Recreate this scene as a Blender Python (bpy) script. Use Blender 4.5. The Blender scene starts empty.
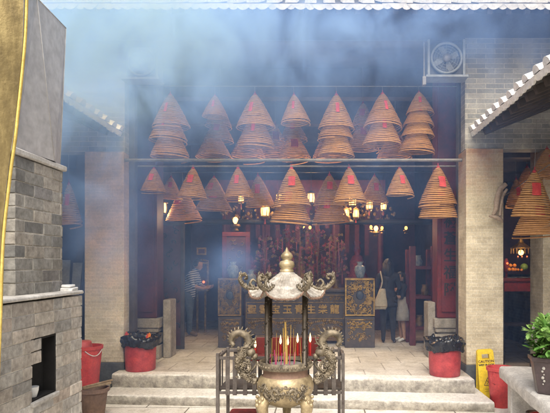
import bpy, bmesh, math, random
from mathutils import Vector, Matrix, noise as mnoise
R = math.radians
sc = bpy.context.scene
col = sc.collection
rnd = random.Random(7)

# ------------------------------------------------------------------ camera / place
F = 540.0; EYE = 1.8
def P(px, py, Y):                     # a point of the place at depth Y
    return Vector(((px-320)*Y/F, Y, EYE-(py-265)*Y/F))
cd = bpy.data.cameras.new('camera'); cam = bpy.data.objects.new('camera', cd); col.objects.link(cam)
cam.location = (0, 0, EYE); cam.rotation_euler = (R(90), 0, 0)
cd.sensor_width = 36; cd.lens = 36*F/550; cd.shift_x = -45/550; cd.shift_y = 58.5/550
cd.clip_start = 0.05; cd.clip_end = 500
sc.camera = cam

# ------------------------------------------------------------------ materials
def nodes(name):
    m = bpy.data.materials.new(name); m.use_nodes = True
    nt = m.node_tree; nt.nodes.clear()
    return m, nt
def N(nt, t, **kw):
    n = nt.nodes.new(t)
    for k, v in kw.items():
        if k.startswith('i_'): n.inputs[k[2:].replace('_', ' ')].default_value = v
        else: setattr(n, k, v)
    return n
def ramp(nt, fac, stops):
    r = N(nt, 'ShaderNodeValToRGB'); cr = r.color_ramp
    while len(cr.elements) < len(stops): cr.elements.new(0.5)
    for e, (p, c) in zip(cr.elements, stops):
        e.position = p; e.color = (*c, 1) if len(c) == 3 else c
    nt.links.new(fac, r.inputs[0]); return r.outputs[0]
def mix(nt, a, b, fac, mode='MIX'):
    m = N(nt, 'ShaderNodeMix', data_type='RGBA', blend_type=mode)
    for s, v in ((6, a), (7, b), (0, fac)):
        if hasattr(v, 'is_output') or isinstance(v, bpy.types.NodeSocket): nt.links.new(v, m.inputs[s])
        else: m.inputs[s].default_value = (*v, 1) if (s and len(v) == 3) else v
    return m.outputs[2]
def math_(nt, op, a, b=None):
    m = N(nt, 'ShaderNodeMath', operation=op)
    for s, v in ((0, a), (1, b)):
        if v is None: continue
        if isinstance(v, bpy.types.NodeSocket): nt.links.new(v, m.inputs[s])
        else: m.inputs[s].default_value = v
    return m.outputs[0]
def noise(nt, vec, scale, detail=5, rough=.6):
    n = N(nt, 'ShaderNodeTexNoise'); n.inputs['Scale'].default_value = scale
    n.inputs['Detail'].default_value = detail; n.inputs['Roughness'].default_value = rough
    nt.links.new(vec, n.inputs['Vector']); return n.outputs['Fac']
def finish(nt, colr, rough=.6, metal=0., height=None, bump=.3, dist=.01, spec=.5, roughsock=None, **kw):
    b = N(nt, 'ShaderNodeBsdfPrincipled'); o = N(nt, 'ShaderNodeOutputMaterial')
    if isinstance(colr, bpy.types.NodeSocket): nt.links.new(colr, b.inputs['Base Color'])
    else: b.inputs['Base Color'].default_value = (*colr, 1)
    b.inputs['Roughness'].default_value = rough; b.inputs['Metallic'].default_value = metal
    b.inputs['Specular IOR Level'].default_value = spec
    if roughsock is not None: nt.links.new(roughsock, b.inputs['Roughness'])
    for k, v in kw.items(): b.inputs[k.replace('_', ' ')].default_value = v
    if height is not None:
        bp = N(nt, 'ShaderNodeBump'); bp.inputs['Strength'].default_value = bump; bp.inputs['Distance'].default_value = dist
        nt.links.new(height, bp.inputs['Height']); nt.links.new(bp.outputs[0], b.inputs['Normal'])
    nt.links.new(b.outputs[0], o.inputs[0]); return b
def objco(nt): return N(nt, 'ShaderNodeTexCoord').outputs['Object']
def simple(name, c1, c2=None, scale=8, rough=.6, metal=0., bump=.25, dist=.006, spec=.5, **kw):
    m, nt = nodes(name); v = objco(nt)
    if c2 is None: c2 = tuple(x*.6 for x in c1)
    f = noise(nt, v, scale); f2 = noise(nt, v, scale*6, 3)
    c = ramp(nt, f, [(.32, c2), (.68, c1)])
    g = ramp(nt, f2, [(.3, (.78,)*3), (.7, (1.08,)*3)])
    c = mix(nt, c, g, 1., 'MULTIPLY')
    finish(nt, c, rough, metal, f2, bump, dist, spec, **kw); return m
def emit(name, c, s):
    m, nt = nodes(name); e = N(nt, 'ShaderNodeEmission'); o = N(nt, 'ShaderNodeOutputMaterial')
    v = objco(nt); f = noise(nt, v, 14, 2)
    nt.links.new(ramp(nt, f, [(.3, tuple(x*.7 for x in c)), (.7, c)]), e.inputs[0])
    e.inputs[1].default_value = s; nt.links.new(e.outputs[0], o.inputs[0]); return m
def brickmat(name, c1, c2, mortar, w, h, axis='xz', rough=.7, upper_tint=None, msize=.006, bump=.5, spec=.4):
    m, nt = nodes(name); v = objco(nt)
    s = N(nt, 'ShaderNodeSeparateXYZ'); nt.links.new(v, s.inputs[0])
    cmb = N(nt, 'ShaderNodeCombineXYZ')
    if axis == 'xz':
        u = math_(nt, 'ADD', s.outputs[0], s.outputs[1]); nt.links.new(u, cmb.inputs[0]); nt.links.new(s.outputs[2], cmb.inputs[1])
    else:
        nt.links.new(s.outputs[0], cmb.inputs[0]); nt.links.new(s.outputs[1], cmb.inputs[1])
    b = N(nt, 'ShaderNodeTexBrick'); nt.links.new(cmb.outputs[0], b.inputs['Vector'])
    b.inputs['Color1'].default_value = (*c1, 1); b.inputs['Color2'].default_value = (*c2, 1); b.inputs['Mortar'].default_value = (*mortar, 1)
    b.inputs['Scale'].default_value = 1; b.inputs['Mortar Size'].default_value = msize; b.inputs['Mortar Smooth'].default_value = .3
    b.inputs['Brick Width'].default_value = w; b.inputs['Row Height'].default_value = h; b.inputs['Bias'].default_value = 0
    n1 = noise(nt, v, 3.2); n2 = noise(nt, v, 45, 4)
    c = mix(nt, b.outputs['Color'], ramp(nt, n1, [(.3, (.6, .57, .52)), (.66, (1.06,)*3)]), 1., 'MULTIPLY')
    c = mix(nt, c, ramp(nt, n2, [(.3, (.8,)*3), (.7, (1.1,)*3)]), 1., 'MULTIPLY')
    if name == 'grey_bricks':            # pale lime bloom
        n4 = noise(nt, v, 1.6, 6, .7); c = mix(nt, c, (.50, .47, .41), ramp(nt, n4, [(.5, (0,)*3), (.68, (.75,)*3)]))
    if upper_tint:                           # darkens from z0 up to z1; soot on the tiled columns
        z0, z1, sc_ = upper_tint
        mr = N(nt, 'ShaderNodeMapRange'); mr.inputs[1].default_value = z0; mr.inputs[2].default_value = z1
        wob = math_(nt, 'ADD', s.outputs[2], math_(nt, 'MULTIPLY', math_(nt, 'SUBTRACT', n1, .5), 2.6))
        nt.links.new(wob, mr.inputs[0])
        c = mix(nt, c, mix(nt, c, sc_, 1., 'MULTIPLY'), mr.outputs[0])
    hgt = math_(nt, 'ADD', math_(nt, 'MULTIPLY', b.outputs['Fac'], -1.), math_(nt, 'MULTIPLY', n2, .35))
    finish(nt, c, rough, 0, hgt, bump, .006, spec); return m
def tinted(name, rough=.8, scale=25, bump=.5, dark=(.66, .64, .61)):
    """per-piece tints held on the mesh, weathered by noise"""
    m, nt = nodes(name); v = objco(nt)
    a = N(nt, 'ShaderNodeAttribute', attribute_name='tint')
    n1 = noise(nt, v, 3); n2 = noise(nt, v, scale, 6, .65)
    c = mix(nt, a.outputs['Color'], ramp(nt, n1, [(.25, dark), (.6, (1.05,)*3)]), 1., 'MULTIPLY')
    c = mix(nt, c, ramp(nt, n2, [(.28, (.55,)*3), (.7, (1.2,)*3)]), 1., 'MULTIPLY')
    finish(nt, c, rough, 0, n2, bump, .008, .3); return m

M = {}
# paving: large worn granite slabs
def paving(name, c1, c2, w, h, joint, sc1=1.1):
    m, nt = nodes(name); v = objco(nt)
    b = N(nt, 'ShaderNodeTexBrick'); nt.links.new(v, b.inputs['Vector'])
    b.inputs['Color1'].default_value = (*c1, 1); b.inputs['Color2'].default_value = (*c2, 1); b.inputs['Mortar'].default_value = (*joint, 1)
    b.inputs['Scale'].default_value = 1; b.inputs['Mortar Size'].default_value = .011; b.inputs['Mortar Smooth'].default_value = .5
    b.inputs['Brick Width'].default_value = w; b.inputs['Row Height'].default_value = h
    n1 = noise(nt, v, sc1); n2 = noise(nt, v, 38, 6, .7); n3 = noise(nt, v, 5, 4)
    c = mix(nt, b.outputs['Color'], ramp(nt, n1, [(.3, (.7, .66, .6)), (.65, (1.08,)*3)]), 1., 'MULTIPLY')
    c = mix(nt, c, ramp(nt, n2, [(.28, (.68,)*3), (.68, (1.12,)*3)]), 1., 'MULTIPLY')
    c = mix(nt, c, ramp(nt, n3, [(.35, (.72, .7, .66)), (.5, (1., 1., 1.))]), .8, 'MULTIPLY')
    hgt = math_(nt, 'ADD', math_(nt, 'MULTIPLY', b.outputs['Fac'], -1.), math_(nt, 'MULTIPLY', n2, .5))
    finish(nt, c, .75, 0, hgt, .5, .01, .35); return m
M['paving'] = paving('courtyard_granite', (.88, .85, .80), (.78, .75, .70), 1.1, .62, (.22, .2, .17))
M['hallpaving'] = paving('hall_tiles', (.68, .64, .59), (.59, .555, .51), .62, .55, (.40, .37, .34))
M['granite'] = simple('rough_granite', (.52, .48, .42), (.24, .22, .19), 5, .85, 0, .9, .02)
def stepmat():
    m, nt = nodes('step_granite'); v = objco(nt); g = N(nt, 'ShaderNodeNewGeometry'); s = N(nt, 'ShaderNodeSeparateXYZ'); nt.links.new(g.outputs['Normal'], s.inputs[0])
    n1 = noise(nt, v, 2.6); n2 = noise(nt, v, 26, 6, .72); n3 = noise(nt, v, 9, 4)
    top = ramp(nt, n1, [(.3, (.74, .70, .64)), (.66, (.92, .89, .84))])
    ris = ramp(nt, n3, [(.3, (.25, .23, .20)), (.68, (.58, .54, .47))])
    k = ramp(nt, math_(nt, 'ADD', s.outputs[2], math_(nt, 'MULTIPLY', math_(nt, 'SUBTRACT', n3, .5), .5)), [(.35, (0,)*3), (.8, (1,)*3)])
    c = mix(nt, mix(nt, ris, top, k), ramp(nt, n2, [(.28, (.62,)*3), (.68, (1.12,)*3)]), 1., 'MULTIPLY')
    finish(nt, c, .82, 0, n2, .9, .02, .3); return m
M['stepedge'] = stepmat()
M['plinth'] = simple('plinth_stone', (.40, .36, .31), (.2, .18, .15), 6, .8, 0, .5, .01)
M['bench'] = simple('bench_granite', (.74, .72, .68), (.50, .48, .46), 9, .75, 0, .6, .008)
M['tile'] = brickmat('column_tiles', (.80, .71, .53), (.68, .59, .43), (.84, .77, .63), .145, .05, upper_tint=(2.5, 3.6, (.46, .27, .15)), msize=.0045, bump=.45)
M['tileleft'] = brickmat('column_tiles_sooty', (.78, .70, .57), (.66, .59, .47), (.82, .76, .65), .145, .05, upper_tint=(1.1, 2.3, (.80, .60, .44)), msize=.0045, bump=.45)
M['basedark'] = simple('dark_base_stone', (.11, .12, .125), (.06, .065, .07), 6, .6)
M['greybrick'] = brickmat('grey_bricks', (.22, .22, .21), (.33, .315, .28), (.46, .43, .38), .26, .07, upper_tint=(4.0, 5.2, (.5, .5, .5)), msize=.006)  # grey darkening towards the top of the wall
M['brick'] = tinted('furnace_bricks')
M['mortar'] = simple('old_mortar', (.66, .62, .55), (.42, .39, .34), 9, .9, 0, .6)
M['cement'] = simple('pale_cement', (.62, .60, .56), (.38, .36, .33), 6, .85, 0, .5)
M['soot'] = simple('soot', (.012, .011, .011), (.006, .006, .006), 12, .95)
M['sheet'] = simple('galvanised_sheet', (.60, .59, .58), (.44, .43, .43), 2.2, .55, .2, .12, .004)
def brassmat():
    m, nt = nodes('tarnished_brass'); v = objco(nt)
    mp = N(nt, 'ShaderNodeMapping'); mp.inputs['Scale'].default_value = (3, 3, .9); nt.links.new(v, mp.inputs[0])
    n1 = noise(nt, mp.outputs[0], 2.4, 8, .7); n2 = noise(nt, v, 30, 5)
    c = ramp(nt, n1, [(.3, (.06, .045, .025)), (.5, (.19, .145, .065)), (.70, (.40, .32, .15))])
    finish(nt, c, .42, .7, n2, .35, .006); return m
M['brass'] = brassmat()
M['yellowrim'] = simple('yellow_rim', (.72, .55, .16), (.5, .36, .09), 10, .4, .3)
M['glaze'] = simple('white_glazed_tiles', (.88, .87, .85), (.70, .67, .64), 4, .35, 0, .2)
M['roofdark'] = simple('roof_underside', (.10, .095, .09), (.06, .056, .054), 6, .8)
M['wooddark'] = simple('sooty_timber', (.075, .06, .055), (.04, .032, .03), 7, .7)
M['wallred'] = simple('dark_red_wall', (.11, .04, .036), (.06, .025, .023), 4, .7)
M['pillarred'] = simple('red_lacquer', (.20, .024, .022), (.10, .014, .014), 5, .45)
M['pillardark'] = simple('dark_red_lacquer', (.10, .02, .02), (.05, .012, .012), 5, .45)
M['redwood'] = simple('red_painted_wood', (.17, .025, .025), (.08, .014, .014), 8, .5)
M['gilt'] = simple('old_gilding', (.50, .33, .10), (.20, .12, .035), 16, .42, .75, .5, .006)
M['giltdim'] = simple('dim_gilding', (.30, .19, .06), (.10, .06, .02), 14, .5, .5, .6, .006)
M['bronze'] = simple('bronze', (.30, .25, .175), (.075, .062, .048), 22, .52, .35, .6, .006)
M['bronzepale'] = simple('pale_bronze', (.56, .45, .27), (.24, .185, .11), 9, .45, .45, .4, .005)  # bowl, legs and finial have this paler bronze as their own colour
M['bronzedark'] = simple('dark_bronze', (.075, .06, .045), (.035, .028, .02), 14, .45, .5, .4)
M['rooftile'] = simple('pale_metal_tiles', (.52, .48, .42), (.25, .22, .18), 18, .5, .25, .4)
M['steel'] = simple('rusty_steel', (.17, .15, .14), (.09, .075, .068), 12, .55, .4, .3)
M['pipe'] = simple('grey_pipe', (.22, .20, .19), (.12, .11, .10), 9, .5, .2)
M['incense'] = simple('incense_paste', (.64, .34, .13), (.46, .23, .08), 9, .8, 0, .4, .003)
M['incensered'] = simple('incense_paste_reddish', (.57, .29, .11), (.41, .20, .07), 9, .8, 0, .4, .003)
M['bracket'] = simple('weathered_plaster', (.50, .38, .29), (.30, .22, .16), 9, .8, 0, .5)
M['redpaper'] = simple('red_paper', (.72, .07, .06), (.48, .035, .035), 7, .7, 0, .3)
M['redknot'] = simple('red_cord', (.6, .05, .06), (.35, .03, .03), 30, .7)
M['binred'] = simple('red_bin_plastic', (.54, .07, .07), (.34, .035, .04), 9, .5, 0, .3)
M['bucketred'] = simple('bright_red_plastic', (.66, .075, .07), (.46, .04, .04), 7, .42, 0, .2)
M['bucketpink'] = simple('pink_red_plastic', (.66, .13, .13), (.55, .1, .1), 4, .35, 0, .08)
M['bag'] = simple('black_bin_bag', (.020, .021, .024), (.012, .012, .014), 8, .2, 0, .3, .01)
M['orange'] = simple('orange_paper', (.85, .28, .03), (.75, .15, .02), 12, .6)
M['terracotta'] = simple('brown_clay', (.25, .155, .11), (.15, .095, .07), 7, .7, 0, .3)
M['clayred'] = simple('red_clay', (.40, .13, .10), (.27, .09, .07), 7, .6)
M['yellow'] = simple('yellow_plastic', (.90, .66, .03), (.80, .56, .02), 5, .4, 0, .08)
M['ink'] = simple('black_print', (.02, .02, .02), (.015, .015, .015), 5, .6)
M['ink2'] = simple('red_brown_print', (.10, .03, .01), (.08, .025, .01), 5, .6)
M['pot'] = simple('purple_brown_glaze', (.085, .06, .065), (.05, .036, .04), 8, .3, 0, .1)
M['soil'] = simple('soil', (.06, .045, .03), (.03, .022, .015), 30, .95, 0, .8)
M['leaf'] = simple('leaf_green', (.16, .36, .075), (.09, .20, .045), 9, .4)
M['leaflight'] = simple('leaf_green_light', (.36, .58, .17), (.22, .40, .10), 9, .4)
M['petal'] = simple('pale_pink_petal', (.75, .62, .72), (.6, .45, .6), 20, .6)
M['bark'] = simple('bark', (.12, .085, .055), (.06, .04, .03), 20, .9)
M['candle'] = simple('red_wax', (.72, .05, .04), (.58, .03, .03), 10, .4)
M['flame'] = emit('candle_flame', (1., .70, .28), 6)
M['bulb'] = emit('lamp_glow', (1., .50, .12), 8)
M['bulbdim'] = emit('dim_lamp_glow', (1., .46, .10), 4)
M['ember'] = emit('red_lamp_glow', (1., .16, .05), 3)
M['ash'] = simple('ash', (.34, .32, .30), (.2, .19, .18), 30, .95, 0, .8)
M['stick'] = simple('yellow_incense', (.60, .40, .12), (.45, .28, .08), 20, .8)
M['stickpink'] = simple('pink_stick', (.42, .05, .16), (.3, .03, .1), 20, .7)
M['wire'] = simple('dull_wire', (.30, .28, .26), (.18, .17, .16), 20, .5, .5)
M['fan'] = simple('grey_enamel', (.24, .255, .27), (.15, .16, .17), 8, .5)
M['skin'] = simple('skin', (.46, .27, .18), (.40, .23, .15), 10, .55, 0, .05)
M['hair'] = simple('black_hair', (.012, .010, .010), (.007, .006, .006), 40, .4, 0, .5)
M['jeans'] = simple('blue_denim', (.12, .18, .30), (.07, .11, .20), 14, .85)
M['bluepaint'] = simple('dark_blue_paint', (.03, .045, .09), (.02, .03, .05), 9, .5)
M['darkcloth'] = simple('dark_cloth', (.035, .034, .042), (.022, .022, .028), 14, .9)
M['palecloth'] = simple('pale_cloth', (.48, .45, .42), (.36, .33, .31), 14, .9)
M['cream'] = simple('cream_canvas', (.60, .54, .42), (.46, .40, .30), 12, .85)
M['shoe'] = simple('shoe', (.25, .20, .18), (.14, .1, .09), 14, .7)
M['porcelain'] = simple('porcelain', (.34, .38, .40), (.10, .15, .24), 18, .3)
M['white'] = simple('white_plastic', (.75, .75, .73), (.6, .6, .58), 5, .4)
M['greenfruit'] = simple('green_rind', (.16, .28, .05), (.1, .2, .03), 12, .5)
M['orangefruit'] = simple('orange_rind', (.75, .30, .03), (.6, .2, .02), 20, .5)
M['yellowfruit'] = simple('yellow_rind', (.70, .48, .06), (.6, .35, .04), 14, .5)
M['blackpaint'] = simple('dull_black', (.02, .018, .018), (.012, .011, .011), 8, .5)
M['slate'] = simple('grey_board', (.26, .27, .28), (.17, .175, .18), 5, .7)
M['plank'] = simple('rough_plank', (.42, .31, .19), (.22, .15, .09), 9, .85)
M['flowerred'] = simple('red_silk', (.30, .035, .04), (.14, .018, .022), 20, .7)
M['banner'] = simple('faded_red_silk', (.12, .025, .028), (.06, .014, .016), 12, .8)
M['flowerpink'] = simple('pink_silk', (.28, .075, .075), (.15, .04, .04), 20, .7)
def stripes():
    m, nt = nodes('striped_knit'); v = objco(nt)
    s = N(nt, 'ShaderNodeSeparateXYZ'); nt.links.new(v, s.inputs[0])
    z = math_(nt, 'ADD', s.outputs[2], math_(nt, 'MULTIPLY', s.outputs[0], -.28))
    f = math_(nt, 'FRACT', math_(nt, 'MULTIPLY', z, 21.))
    k = math_(nt, 'GREATER_THAN', f, .62)
    c = mix(nt, (.06, .11, .27), (.66, .70, .78), k)
    finish(nt, c, .85, 0, noise(nt, v, 120, 2), .2, .003); return m
M['stripes'] = stripes()

# ------------------------------------------------------------------ mesh building
def wloc(o):
    v = Vector((0, 0, 0))
    while o: v += o.location; o = o.parent
    return v
class MB:
    def __init__(s): s.bm = bmesh.new(); s.tint = s.bm.loops.layers.float_color.new('tint')
    def faces(s, verts, fs, tint=None):
        vs = [s.bm.verts.new(v) for v in verts]; out = []
        for f in fs:
            try: g = s.bm.faces.new([vs[i] for i in f])
            except ValueError: continue
            if tint:
                for l in g.loops: l[s.tint] = (*tint, 1)
            out.append(g)
        return vs, out
    def box(s, x0, x1, y0, y1, z0, z1, tint=None, M_=None, jit=0):
        vs = [Vector((x, y, z)) for z in (z0, z1) for y in (y0, y1) for x in (x0, x1)]
        if jit: vs = [v+Vector([rnd.uniform(-jit, jit) for _ in range(3)]) for v in vs]
        if M_: vs = [M_ @ v for v in vs]
        s.faces(vs, [(0, 2, 3, 1), (4, 5, 7, 6), (0, 1, 5, 4), (1, 3, 7, 5), (3, 2, 6, 7), (2, 0, 4, 6)], tint); return s
    def tube(s, pts, rad, n=8, cap=True, flat=None):
        pts = [Vector(p) for p in pts]; k = len(pts)
        if not hasattr(rad, '__len__'): rad = [rad]*k
        t0 = (pts[1]-pts[0]).normalized()
        up = Vector((0, 0, 1)) if abs(t0.z) < .9 else Vector((0, 1, 0))
        nrm = (up-t0*up.dot(t0)).normalized(); rings = []
        for i in range(k):
            t = (pts[min(i+1, k-1)]-pts[max(i-1, 0)]).normalized()
            nrm = (nrm-t*nrm.dot(t))
            nrm = nrm.normalized() if nrm.length > 1e-6 else t.orthogonal().normalized()
            b = t.cross(nrm)
            rings.append([s.bm.verts.new(pts[i]+(nrm*math.cos(2*math.pi*j/n)+b*math.sin(2*math.pi*j/n))*rad[i]) for j in range(n)])
        for a, b in zip(rings, rings[1:]):
            for j in range(n): s.bm.faces.new((a[j], a[(j+1) % n], b[(j+1) % n], b[j]))
        if cap:
            s.bm.faces.new(rings[0][::-1]); s.bm.faces.new(rings[-1])
        return s
    def cyl(s, p0, p1, r0, r1=None, n=12): return s.tube([p0, p1], [r0, r0 if r1 is None else r1], n)
    def lathe(s, c, prof, n=32, sx=1, sy=1, wob=None, a0=0):
        c = Vector(c); rings = []
        for r, z in prof:
            if r < 1e-5: rings.append([s.bm.verts.new(c+Vector((0, 0, z)))]); continue
            ring = []
            for j in range(n):
                a = a0+2*math.pi*j/n; q = r*(wob(a, z) if wob else 1)
                ring.append(s.bm.verts.new(c+Vector((q*math.cos(a)*sx, q*math.sin(a)*sy, z))))
            rings.append(ring)
        for a, b in zip(rings, rings[1:]):
            for j in range(n):
                k = (j+1) % n
                if len(a) == 1 and len(b) == 1: continue
                if len(a) == 1: s.bm.faces.new((a[0], b[k], b[j]))
                elif len(b) == 1: s.bm.faces.new((a[j], a[k], b[0]))
                else: s.bm.faces.new((a[j], a[k], b[k], b[j]))
        return s
    def ball(s, c, r, n=10, sx=1, sy=1, sz=1):
        m = max(5, n//2+1)
        return s.lathe(c, [(r*math.sin(math.pi*i/m), -r*sz*math.cos(math.pi*i/m)) for i in range(m+1)], n, sx, sy)
    def poly(s, pts, ext):
        pts = [Vector(p) for p in pts]; e = Vector(ext); k = len(pts)
        s.faces(pts+[p+e for p in pts], [tuple(range(k))[::-1], tuple(range(k, 2*k))]+[(i, (i+1) % k, k+(i+1) % k, k+i) for i in range(k)]); return s
    def build(s, name, mat, parent=None, smooth=False, bevel=0, seg=1, jit=0):
        bm = s.bm; off = wloc(parent) if parent else Vector((0, 0, 0))
        if off.length: bmesh.ops.translate(bm, verts=bm.verts, vec=-off)
        bmesh.ops.recalc_face_normals(bm, faces=bm.faces)
        me = bpy.data.meshes.new(name); bm.to_mesh(me); bm.free()
        for m in (mat if isinstance(mat, (list, tuple)) else [mat]): me.materials.append(m)
        if smooth:
            for p in me.polygons: p.use_smooth = True
        o = bpy.data.objects.new(name, me); col.objects.link(o)
        if parent: o.parent = parent
        if bevel:
            b = o.modifiers.new('bevel', 'BEVEL'); b.width = bevel; b.segments = seg; b.limit_method = 'ANGLE'; b.angle_limit = R(40)
        if smooth == 'auto':
            e = o.modifiers.new('split', 'EDGE_SPLIT'); e.split_angle = R(40)
        return o
def tag(o, label, cat, group=None, kind=None):
    if label: o['label'] = label
    if cat: o['category'] = cat
    if group: o['group'] = group
    if kind: o['kind'] = kind
    return o
def thing(name, label, cat, loc, group=None):
    o = bpy.data.objects.new(name, None); o.location = loc; o.empty_display_size = .1; col.objects.link(o)
    return tag(o, label, cat, group)
def structure(o): o['kind'] = 'structure'; return o
def copy_tree(o, parent=None):
    c = o.copy(); col.objects.link(c)
    if parent: c.parent = parent; c.matrix_parent_inverse = o.matrix_parent_inverse
    for ch in [x for x in bpy.data.objects if x.parent == o]: copy_tree(ch, c)
    return c
def dup(o, loc, label=None, rotz=None, scale=None, group=None):
    c = copy_tree(o); c.location = loc
    if label: c['label'] = label
    if rotz is not None: c.rotation_euler.z = rotz
    if scale: c.scale = scale if hasattr(scale, '__len__') else (scale,)*3
    if group: c['group'] = group
    return c
def smoothpath(pts, n=6):
    pts = [Vector(p) for p in pts]; out = []
    for i in range(len(pts)-1):
        p0, p1, p2, p3 = pts[max(i-1, 0)], pts[i], pts[i+1], pts[min(i+2, len(pts)-1)]
        for k in range(n):
            t = k/n
            out.append(.5*((2*p1)+(p2-p0)*t+(2*p0-5*p1+4*p2-p3)*t*t+(3*p1-p0-3*p2+p3)*t**3))
    out.append(pts[-1]); return out
def lerp_list(v, n):
    out = []
    for i in range(len(v)-1):
        for k in range(n): out.append(v[i]+(v[i+1]-v[i])*k/n)
    out.append(v[-1]); return out
def glyphs(txt, size, loc, rot, name, mat, parent, ext=.004, bold=0.0, align='CENTER'):
    c = bpy.data.curves.new(name, 'FONT'); c.body = txt; c.size = size; c.extrude = ext; c.offset = bold
    c.align_x = align; c.align_y = 'CENTER'; c.resolution_u = 2
    t = bpy.data.objects.new('lettering', c); col.objects.link(t)
    dg = bpy.context.evaluated_depsgraph_get(); me = bpy.data.meshes.new_from_object(t.evaluated_get(dg))
    bpy.data.objects.remove(t); me.materials.clear(); me.materials.append(mat)
    me.transform(Matrix.Translation(Vector(loc)-(wloc(parent) if parent else Vector())) @ rot.to_4x4())
    o = bpy.data.objects.new(name, me); col.objects.link(o); o.parent = parent; return o
FRONT = Matrix.Rotation(R(90), 3, 'X')           # text plane facing the courtyard (-Y)

# ------------------------------------------------------------------ setting
m = MB(); m.faces([(-150, -150, 0), (150, -150, 0), (150, 150, 0), (-150, 150, 0)], [(0, 1, 2, 3)])
structure(m.build('ground', M['paving']))
def slab(name, pts, z0, z1, mat, bevel=.012):
    m = MB(); m.poly([(x, y, z0) for x, y in pts], (0, 0, z1-z0)); return structure(m.build(name, mat, bevel=bevel))
def rough_step(name, a, b, yback, z0, z1, n=46):
    """one worn stone step: a front face with hewn bumps and a rounded, uneven nosing"""
    m = MB(); rows = []
    prof = [(0, 0), (-.012, .25), (-.016, .5), (-.012, .75), (-.002, .92), (.012, 1.0), (.06, 1.01)]
    for i in range(n+1):
        t = i/n; x = a[0]+(b[0]-a[0])*t; y = a[1]+(b[1]-a[1])*t; ring = []
        for k, (dy, h) in enumerate(prof):
            q = mnoise.noise(Vector((x*3.1, h*2.3, z1*9)))*.016+mnoise.noise(Vector((x*11, h*7, z1*5)))*.009
            ring.append(m.bm.verts.new((x, y+dy+q, z0+(z1-z0)*h+(mnoise.noise(Vector((x*2.3, 4, z1)))*.007 if h > .8 else 0))))
        ring.append(m.bm.verts.new((x, yback, z1))); rows.append(ring)
    for r, s in zip(rows, rows[1:]):
        for k in range(len(r)-1): m.bm.faces.new((r[k], s[k], s[k+1], r[k+1]))
    for r in (rows[0], rows[-1]): m.bm.faces.new(r+[m.bm.verts.new((r[0].co.x, yback, z0))])
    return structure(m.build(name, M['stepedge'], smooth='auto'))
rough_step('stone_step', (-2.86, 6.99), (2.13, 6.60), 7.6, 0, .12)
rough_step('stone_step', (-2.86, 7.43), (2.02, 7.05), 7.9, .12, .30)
m = MB(); m.poly([(-2.86, 7.64, .0), (2.02, 7.26, .0), (2.02, 8.02, .0), (2.55, 8.02, .0), (2.55, 14.59, .0), (-3.5, 14.6, .0), (-3.5, 8.15, .0), (-2.86, 8.15, .0)], (0, 0, .304))
structure(m.build('hall_floor', M['hallpaving']))
# hall shell
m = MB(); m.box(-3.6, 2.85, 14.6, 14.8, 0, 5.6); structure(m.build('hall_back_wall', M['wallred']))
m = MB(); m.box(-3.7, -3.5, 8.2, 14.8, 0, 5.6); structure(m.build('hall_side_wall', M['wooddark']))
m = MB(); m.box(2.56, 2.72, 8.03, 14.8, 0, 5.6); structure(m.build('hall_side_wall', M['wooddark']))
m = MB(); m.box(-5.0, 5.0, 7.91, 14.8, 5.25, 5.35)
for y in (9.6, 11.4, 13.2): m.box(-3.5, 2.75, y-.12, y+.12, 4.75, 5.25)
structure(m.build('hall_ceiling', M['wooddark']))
# hall front: lintel beam over the opening
m = MB(); m.box(-5.0, 5.0, 7.66, 7.9, 4.98, 5.72); structure(m.build('hall_lintel', M['roofdark'], bevel=.01))
# grey brick walls above the galleries (they carry the main roof)
def upper_wall(x0, x1, y):
    m = MB(); m.box(x0, x1, y, y+.22, 3.42, 4.978)
    o = m.build('brick_wall', M['greybrick']); return o
tag(upper_wall(-5.0, -2.80, 7.74), 'hazy grey brick wall above the tiled column by the furnace', 'wall')
tag(upper_wall(2.03, 5.4, 7.56), 'grey brick wall above the tiled column by the yellow sign', 'wall')

def tiled_column(x0, x1, y0, y1, z1, label, mat):
    t = thing('tiled_column', label, 'column', ((x0+x1)/2, (y0+y1)/2, 0))
    m = MB(); m.box(x0, x1, y0, y1, .41, z1); m.build('shaft', mat, t, bevel=.012, seg=2)
    m = MB(); m.box(x0-.006, x1+.006, y0-.006, y1+.006, 0, .41); m.build('base', M['basedark'], t, bevel=.012)
    return t
tiled_column(-3.36, -2.80, 7.70, 8.2, 3.42, 'cream tiled column with brown smoke stains next to the brick furnace', M['tileleft'])
tiled_column(2.03, 2.55, 7.50, 8.0, 3.42, 'cream tiled column with sooty top behind the yellow caution sign', M['tile'])
tiled_column(3.15, 3.70, 7.62, 8.1, 3.6, 'cream tiled column at the right edge of the photo behind the potted plant', M['tile'])
# doorway posts at both ends of the hall opening
for x, l in ((-2.775, 'thin dark timber door post against the stained tiled column'), (2.08, 'thin dark timber door post against the tiled column by the fan')):
    m = MB(); m.box(x-.06, x+.06, 7.92, 8.04, .304, 4.97); tag(m.build('door_post', M['wooddark'], bevel=.008), l, 'post')

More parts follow.
